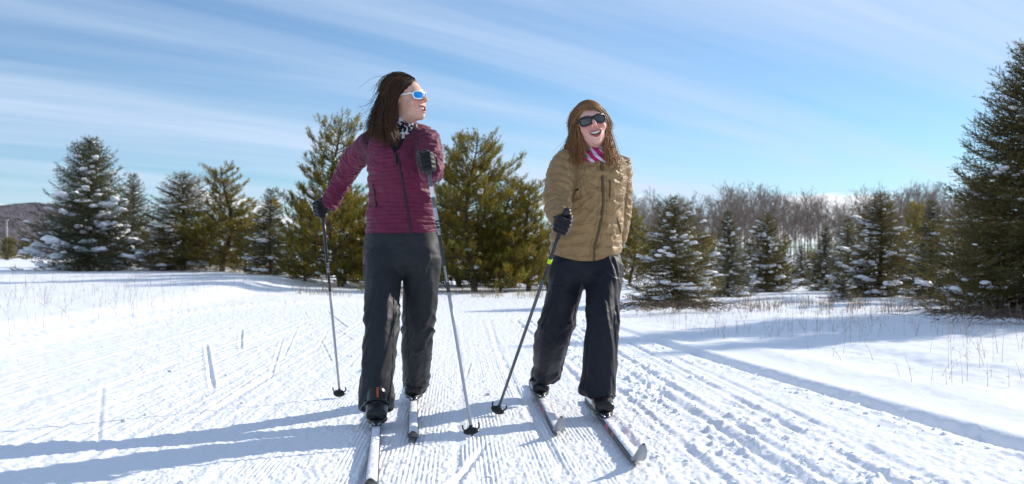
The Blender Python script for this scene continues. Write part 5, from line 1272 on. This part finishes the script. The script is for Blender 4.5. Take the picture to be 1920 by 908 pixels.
# gloves, boots
tipL1, topL1 = at(887, 824, 4.53), at(797, 281, 4.635)
pole_axis1 = unit(topL1 - tipL1)
gc1 = at(799, 305, 4.640)
build_glove(ROOT_L, gc1, pole_axis1, np.array([0.05, -1, 0.05]), np.array([-1.0, 0, 0]), at(805, 315, 4.735), M_GLOVE)
tipL2, topL2 = at(638, 747, 5.86), at(602, 371, 5.42)
pole_axis2 = unit(topL2 - tipL2)
gc2 = topL2 - pole_axis2 * 0.062
build_glove(ROOT_L, gc2, pole_axis2, np.array([-0.55, -0.8, -0.2]), np.array([0.9, -0.3, 0]), at(617, 383, 5.43), M_GLOVE)
ZS = 0.012
toe1, tip1 = np.array([-0.640, 4.70]), np.array([-0.478, 3.36]); toe2, tip2 = np.array([-0.549, 5.55]), np.array([-0.428, 4.31])
bt = lambda toe, z: np.array([toe[0], toe[1], z])
build_boot(ROOT_L, bt(toe1, ZS + 0.03), tip1 - toe1, M_BOOT, at(704, 765, 4.90))
build_boot(ROOT_L, bt(toe2, ZS + 0.03), tip2 - toe2, M_BOOT, at(780, 722, 5.70) + np.array([0, 0, 0.03]))
build_ski('snow dusted ski under the forward boot of the maroon skier, cut by the bottom edge', toe1, tip1, M_SKIBASE, False, ZS, 0.06, seed=1)
build_ski('snow dusted ski with blunt black tip under the rear boot of the maroon skier', toe2, tip2, M_SKIBASE, False, ZS, 0.055, seed=2)
M_SHAFT = mat('dark_pole_shaft', (0.022, 0.024, 0.028), 0.3, 0.4); M_SHAFTG = mat('silver_grey_pole_shaft', (0.36, 0.38, 0.43), 0.35, 0.4); M_PRINT = mat('white_print', (0.72, 0.73, 0.75), 0.4, 0.3)
M_LIME = mat('lime_band', (0.50, 0.75, 0.02), 0.4, 0.3); M_SHAFTD = mat('mid_grey_pole_shaft', (0.10, 0.105, 0.12), 0.3, 0.4)
LP1 = np.linalg.norm(topL1 - tipL1)
def sfrac(py, tip, top, p_tip, p_top): return (py - p_top) / (p_tip - p_top)
s1 = lambda py: LP1 * (py - 281) / (824 - 281)
build_pole('ski pole held up front by the maroon skier, white lettering down its dark shaft', tipL1, topL1, [(0.0, M_SHAFTD), (0.165, M_SHAFT), (0.475, M_SHAFTG)], 0.105,
           None, [(s1(352), s1(372), M_PRINT), (s1(392), s1(416), M_SHAFTG), ('FT 500', s1(419), 0.021, M_PRINT), ('ROSSIGNOL', s1(503), 0.0135, M_PRINT)], strap=at(803, 312, 4.70))
LP2 = np.linalg.norm(topL2 - tipL2); s2 = lambda py: LP2 * (py - 371) / (747 - 371)
build_pole('ski pole trailing from the lowered glove of the maroon skier', tipL2, topL2, [(0.0, M_SHAFT), (0.40, M_SHAFTG)], 0.13,
           None, [('FT 500', s2(486), 0.019, M_PRINT), ('ROSSIGNOL', s2(545), 0.0125, M_PRINT)], strap=at(613, 383, 5.43))

# ================= skier in tan
ROOT_R = thing('person', 'laughing skier in olive tan puffer jacket, dark sunglasses and navy trousers', 'person', (0.40, 5.3, 0.0), 0, 'two women skiing side by side')
YR = 5.2
torsoR = Chain([sL(1098, 482, 5.27, px(67, 5.27), .150), sL(1098, 450, 5.25, px(68, 5.25), .152), sL(1103, 410, 5.21, px(66, YR), .148), sL(1110, 370, 5.17, px(62, YR), .145), sL(1115, 330, 5.13, px(60, 5.13), .138), sL(1117, 302, 5.11, px(55, 5.11), .112), sL(1117, 288, 5.10, px(38, 5.1), .088), sL(1117, 276, 5.09, px(27, 5.1), .072)], 26, (0.99, 0.10, 0), 0.25)
armRR = Chain([sL(1068, 300, 5.10, .078, .078), sL(1054, 326, 5.06, .078, .078), sL(1047, 355, 5.02, .072, .074), sL(1045, 380, 4.965, .066, .068), sL(1047, 398, 4.91, .060, .060), sL(1050, 408, 4.865, .053, .053), sL(1051, 412, 4.845, .050, .050)], 20, (1, 0, 0.2), 0.25)
armLR = Chain([sL(1158, 305, 5.14, .070, .070), sL(1163, 340, 5.20, .062, .066), sL(1164, 380, 5.26, .056, .060), sL(1163, 420, 5.30, .050, .054), sL(1160, 444, 5.34, .046, .048), sL(1159, 450, 5.35, .045, .047)], 18, (1, 0, 0), 0.25)
NECK_R = at(1115, 282, 5.085)
hemR = lambda p: at(1098, 490, 5.1)[2] + 0.50 * np.maximum(np.abs(p[:, 0] - 0.385) - 0.03, 0) ** 1.35
def jacketR(p):
    d = smin(torsoR.eval(p), armRR.eval(p), 0.022); d = smin(d, armLR.eval(p), 0.006)
    d = smin(d, cap_(p, at(1116, 292, 5.1), at(1110, 271, 5.10), 0.092, 0.088), 0.02)
    d = smax(d, -cap_(p, NECK_R + [0, 0, -0.05], NECK_R + [-0.01, 0, 0.25], 0.060, 0.084), 0.006)
    t = (p[:, 2] - at(1128, 301, 4.98)[2]) / 0.10; xm = 0.448 - 0.005 * t
    d = smax(d, -np.maximum(np.abs(p[:, 0] - xm) - 0.034 * np.clip(t, 0, 1.3), np.maximum(p[:, 1] - 5.06, -t * 0.1)), 0.006)
    return smax(d, hemR(p) - p[:, 2], 0.012)
def dispR(k, V, s, th):
    if k == 0:
        z = V[:, 2] + 0.012 * vnoise(V * 6, 14) + 0.02 * (V[:, 0] - 0.4) + 0.008 * np.sin(V[:, 0] * 30)
        pl = 0.0085 * (np.abs(np.sin(np.pi * z / 0.056)) ** 0.55 - 0.75) * (0.7 + 0.6 * vnoise(V * 7, 41))
        q = np.stack([V[:, 0] * 8 + V[:, 2] * 5, V[:, 1] * 6, V[:, 2] * 15 - V[:, 0] * 8], 1); q = q + 0.6 * vnoise(q * 0.8, 1)[:, None]
        q2 = np.stack([V[:, 0] * 22, V[:, 1] * 10, V[:, 2] * 9], 1)
        q3 = np.stack([V[:, 0] * 16 - V[:, 2] * 12, V[:, 1] * 8, V[:, 2] * 26 + V[:, 0] * 12], 1)
        return pl + 0.0045 * (ridge(q3, 35) - 0.4) + 0.0095 * (ridge(q, 31) - 0.4) + 0.004 * vnoise(q2, 32) + 0.006 * vnoise(V * 9, 33)
    pl = 0.0080 * (np.abs(np.sin(np.pi * (s + 0.010 * vnoise(V * 8, 15)) / 0.046)) ** 0.55 - 0.75)
    mid = np.exp(-((s - (0.26 if k == 1 else 0.22)) / 0.08) ** 2)
    return pl * (1 - 0.35 * mid) + limb_wr(V, s, th, 60 + k, 19, 0.012, 0.9, 0.8) * (0.5 + 0.9 * mid) + 0.004 * vnoise(V * 16, 34)
JR, SKR = garment(jacketR, [torsoR, armRR, armLR], (0.10, 4.75, 0.74), (0.72, 5.50, 1.50), 0.0056, dispR, 'jacket', ROOT_R, M_TAN, hem=lambda V: V[:, 2] - hemR(V))
strips('zip', JR, ROOT_R, SKR, [([(1128, 303), (1130, 340), (1131, 380), (1126, 420), (1117, 455), (1113, 488)], 0.016)], M_ZIPTAN, lift=0.003)
strips('placket_seam', JR, ROOT_R, SKR, [([(1121, 306), (1123, 340), (1124, 380), (1119, 420), (1110, 455), (1107, 486)], 0.006), ([(1136, 306), (1138, 340), (1139, 380), (1134, 420), (1125, 455), (1120, 488)], 0.006)], M_TAN, lift=0.002, thick=0.002)
strips('chest_pocket_zip', JR, ROOT_R, SKR, [([(1143, 338), (1144, 350), (1143, 372)], 0.009)], M_ZIPTAN, n=12)
strips('hand_pocket_zip', JR, ROOT_R, SKR, [([(1157, 410), (1161, 424), (1164, 436)], 0.010)], M_ZIPTAN, n=12)
strips('logo_print', JR, ROOT_R, SKR, [([(1078, 357), (1082, 356), (1086, 355)], 0.008)], M_ZIP, n=6, lift=0.001, thick=0.001)
gaiR = Chain([(at(1118, 304, 5.06), .080, .078), (at(1118, 293, 5.065), .076, .074), (at(1117, 282, 5.075), .066, .066), (at(1115, 274, 5.08), .062, .062)], 10, (1, 0, 0), 0.2)
V, Q = nets(gaiR.eval, (0.25, 4.9, 1.2), (0.6, 5.25, 1.5), 0.005, 1); V = V + (0.005 * np.sin(V[:, 2] * 180 + V[:, 0] * 90 + 3 * vnoise(V * 14, 1)) + 0.003 * vnoise(V * 30, 2))[:, None] * vnormals(V, Q)
link('neck_gaiter', mesh_from('neck_gaiter', V - np.array(ROOT_R.location), Q, True, [M_GAITER_R]), ROOT_R)
pelR = Chain([sL(1100, 470, 5.26, px(58, 5.26), .122), sL(1100, 492, 5.27, px(66, 5.27), .134), sL(1100, 515, 5.28, px(64, 5.27), .135), sL(1099, 528, 5.28, px(54, 5.27), .115)], 10, (0.99, 0.10, 0), 0.3)
legRR = Chain([sL(1063, 505, 5.28, px(35, 5.28), .118), sL(1058, 548, 5.26, px(32, 5.26), .104), sL(1046, 600, 5.30, px(33, 5.3), .098), sL(1034, 645, 5.42, px(32.5, 5.42), .098), sL(1028, 676, 5.58, px(27, 5.58), .092), sL(1027, 698, 5.68, px(25, 5.68), .090)], 22, (1, 0, 0), 0.2)
legLR = Chain([sL(1133, 505, 5.25, px(36, 5.25), .118), sL(1131, 550, 5.17, px(32, 5.17), .102), sL(1129, 605, 5.09, px(30, 5.09), .090), sL(1127, 655, 5.07, px(31, 5.07), .092), sL(1124, 700, 5.08, px(32.5, 5.08), .098), sL(1120, 738, 5.09, px(34, 5.09), .106)], 22, (1, 0, 0), 0.2)
def trouR(p):
    d = smin(legRR.eval(p), legLR.eval(p), 0.012)
    return smin(d, pelR.eval(p), 0.03)
TR, SKTR = garment(trouR, [pelR, legRR, legLR], (0.02, 4.85, 0.0), (0.75, 5.88, 0.93), 0.0068, tr_disp((0.30, 0.32), (legRR.S[-1], legLR.S[-1]), 71, 0.5), 'trousers', ROOT_R, M_NAVY)
pf = Buf(); patch_on(pf, SKTR, [(1030, 532), (1062, 537), (1061, 552), (1031, 549)]); me = pf.mesh('pocket_flap', [M_NAVY]); me.vertices.foreach_set('co', (np.concatenate(pf.V) - np.array(ROOT_R.location)).ravel().astype(np.float32)); link('pocket_flap', me, TR)
strips('pocket_zip', TR, ROOT_R, SKTR, [([(1136, 508), (1146, 518), (1160, 524)], 0.007)], M_BLACK, n=10)
strips('side_seam', TR, ROOT_R, SKTR, [([(1090, 510), (1083, 560), (1073, 610), (1062, 660), (1052, 700)], 0.004), ([(1106, 520), (1104, 580), (1101, 640), (1097, 700), (1090, 745)], 0.004)], M_NAVY, n=30, lift=0.001, thick=0.0015)
FR_R = head_frame(at(1107.5, 233, 5.04), R(3), R(-12.5), R(2))
bodyR = [Chain([(at(1100, 500, 5.27), .13, .09), (at(1105, 420, 5.22), .11, .08), (at(1114, 345, 5.15), .14, .085), (at(1117, 298, 5.10), .10, .06), (at(1115, 280, 5.085), .05, .05)], 14, (1, 0, 0)),
         Chain([(n_, .034, .034) for n_ in armRR.C[::4]], 10), Chain([(n_, .032, .032) for n_ in armLR.C[::4]], 10),
         Chain([(n_, .055 - .0015 * i, .055 - .0015 * i) for i, n_ in enumerate(legRR.C[::3])], 12), Chain([(n_, .055 - .0015 * i, .055 - .0015 * i) for i, n_ in enumerate(legLR.C[::3])], 12)]
build_body('body', ROOT_R, FR_R, bodyR, (0.70, 0.405, 0.335), 0.8, 1.05)
M_LENSD = mat('dark_grey_lens', (0.02, 0.021, 0.024), 0.05, 0.6, coat=0.5)
build_glasses(ROOT_R, FR_R, M_BLACK, M_LENSD, 1.05, 0.0044)
gA = [[(1101, 205, 4.965), (1089, 212, 4.985), (1086, 236, 5.01), (1088, 268, 5.0), (1092, 303, 4.985)],
      [(1101, 199, 4.99), (1088, 209, 5.0), (1081, 238, 5.03), (1082, 270, 5.02), (1080, 306, 5.0)],
      [(1102, 197, 5.04), (1085, 206, 5.05), (1078, 240, 5.06), (1073, 272, 5.05), (1070, 306, 5.03)],
      [(1103, 196, 5.09), (1086, 207, 5.12), (1076, 242, 5.12), (1068, 274, 5.09), (1058, 302, 5.06)],
      [(1103, 197, 5.12), (1085, 208, 5.15), (1077, 242, 5.14), (1065, 276, 5.11), (1049, 300, 5.08)]]
gB = [[(1102, 205, 4.965), (1123, 210, 4.985), (1131, 234, 5.0), (1132, 266, 4.99), (1136, 300, 4.975)],
      [(1103, 199, 4.99), (1128, 206, 5.0), (1133, 236, 5.02), (1139, 270, 5.01), (1143, 305, 4.99)],
      [(1104, 197, 5.04), (1125, 205, 5.05), (1137, 238, 5.06), (1143, 272, 5.04), (1152, 305, 5.02)],
      [(1105, 196, 5.09), (1125, 206, 5.11), (1138, 240, 5.11), (1144, 272, 5.09), (1154, 300, 5.07)],
      [(1105, 197, 5.12), (1128, 207, 5.15), (1135, 242, 5.14), (1141, 274, 5.14), (1144, 302, 5.12)]]
gC = [[(1085, 215, 5.14), (1080, 240, 5.15), (1082, 262, 5.13), (1086, 285, 5.12), (1084, 305, 5.12)], [(1105, 200, 5.17), (1105, 235, 5.18), (1108, 260, 5.15), (1112, 280, 5.15), (1112, 300, 5.15)], [(1130, 215, 5.14), (1136, 240, 5.15), (1137, 262, 5.13), (1138, 285, 5.12), (1140, 302, 5.12)]]
build_hair(ROOT_R, FR_R, [[W3(g) for g in gA]] * 2 + [[W3(g) for g in gB]] * 2 + [[W3(g) for g in gC]], 640, M_HAIRL, 5, 0.09, 0.004, 0.030, (1.25, 1.15, 1.0), 0.062)
gD = [[(1085, 204, 5.05), (1073, 228, 5.02), (1066, 255, 5.02), (1052, 285, 5.0), (1032, 304, 5.0)], [(1078, 215, 5.05), (1070, 250, 5.0), (1066, 275, 5.0), (1054, 296, 4.98), (1042, 310, 4.98)], [(1128, 206, 5.05), (1142, 228, 5.02), (1150, 255, 5.02), (1158, 285, 5.0), (1164, 304, 5.0)], [(1136, 225, 4.99), (1135, 250, 4.98), (1139, 262, 4.97), (1132, 276, 4.97), (1137, 300, 4.97)]]
gE = [[(1102, 207, 4.960), (1093, 208, 4.970), (1085, 215, 4.985), (1079, 228, 5.01), (1078, 240, 5.02)], [(1103, 199, 4.99), (1090, 201, 5.0), (1080, 212, 5.01), (1075, 228, 5.03), (1073, 240, 5.04)], [(1104, 196, 5.05), (1089, 198, 5.05), (1077, 211, 5.06), (1072, 228, 5.07), (1071, 242, 5.07)], [(1104, 196, 5.11), (1088, 199, 5.12), (1076, 213, 5.13), (1072, 230, 5.12), (1070, 242, 5.12)]]
gF = [[(1103, 207, 4.960), (1115, 207, 4.970), (1125, 213, 4.985), (1132, 226, 5.01), (1135, 240, 5.02)], [(1104, 199, 4.99), (1117, 200, 5.0), (1128, 210, 5.01), (1136, 226, 5.03), (1139, 240, 5.04)], [(1105, 196, 5.05), (1118, 198, 5.05), (1130, 210, 5.06), (1138, 227, 5.07), (1142, 242, 5.07)], [(1105, 196, 5.11), (1119, 199, 5.12), (1131, 212, 5.13), (1138, 228, 5.12), (1142, 242, 5.12)]]
top_hair = build_hair(ROOT_R, FR_R, [[W3(g) for g in gE], [W3(g) for g in gF]], 620, M_HAIRL, 23, 0.10, 0.002, 0.012, (0.95, 0.95, 0.95), 0.05); top_hair.name = 'crown_hair'
fr = build_hair(ROOT_R, FR_R, [[W3(g) for g in gD]], 26, M_HAIRL, 19, 0.3, 0.010, 0.06, (1.1, 1.0, 1.0), -0.2, 0.0007); fr.name = 'loose_hair'
tipR1, topR1 = at(930, 779, 5.21), at(1065, 391, 4.80)
axR = unit(topR1 - tipR1); gcR = at(1054, 421, 4.805)
LR = np.linalg.norm(topR1 - tipR1); gcR = topR1 - axR * 0.085
build_glove(ROOT_R, gcR, axR, np.array([0.25, -1, -0.15]), np.array([1.0, 0.2, 0]), at(1050, 412, 4.87), M_GLOVE)
gw = at(1150, 468, 5.43); bdir = unit(np.array([0.0, 0.35, 1.0]))
build_glove(ROOT_R, gw, unit(np.array([0.1, -0.9, 0.25])), np.array([0, 0.1, -1.0]), np.array([-1.0, 0, 0]), at(1157, 452, 5.36), M_GLOVE)
toe3, tip3 = np.array([0.462, 4.93]), np.array([0.500, 3.78]); toe4, tip4 = np.array([0.166, 5.66]), np.array([0.222, 4.46])
build_boot(ROOT_R, bt(toe3, ZS + 0.03), tip3 - toe3, M_BOOT, at(1122, 745, 5.09))
build_boot(ROOT_R, bt(toe4, ZS + 0.03), tip4 - toe4, M_BOOT, at(1024, 700, 5.75))
build_ski('pink marked ski with upturned grey tip under the forward boot of the tan-jacketed skier', toe3, tip3, M_SKIGREY, True, ZS, 0.10, seed=3)
build_ski('pink marked ski under the rear boot of the tan-jacketed skier', toe4, tip4, M_SKIGREY, True, ZS, 0.095, seed=4)
s3 = lambda py: LR * (py - 391) / (779 - 391)
build_pole('ski pole with lime band slanting from the glove of the tan-jacketed skier', tipR1, topR1, [(0.0, M_SHAFT), (0.24, M_SHAFTD)], 0.15, (s3(480), s3(488), M_LIME), strap=at(1050, 412, 4.86))
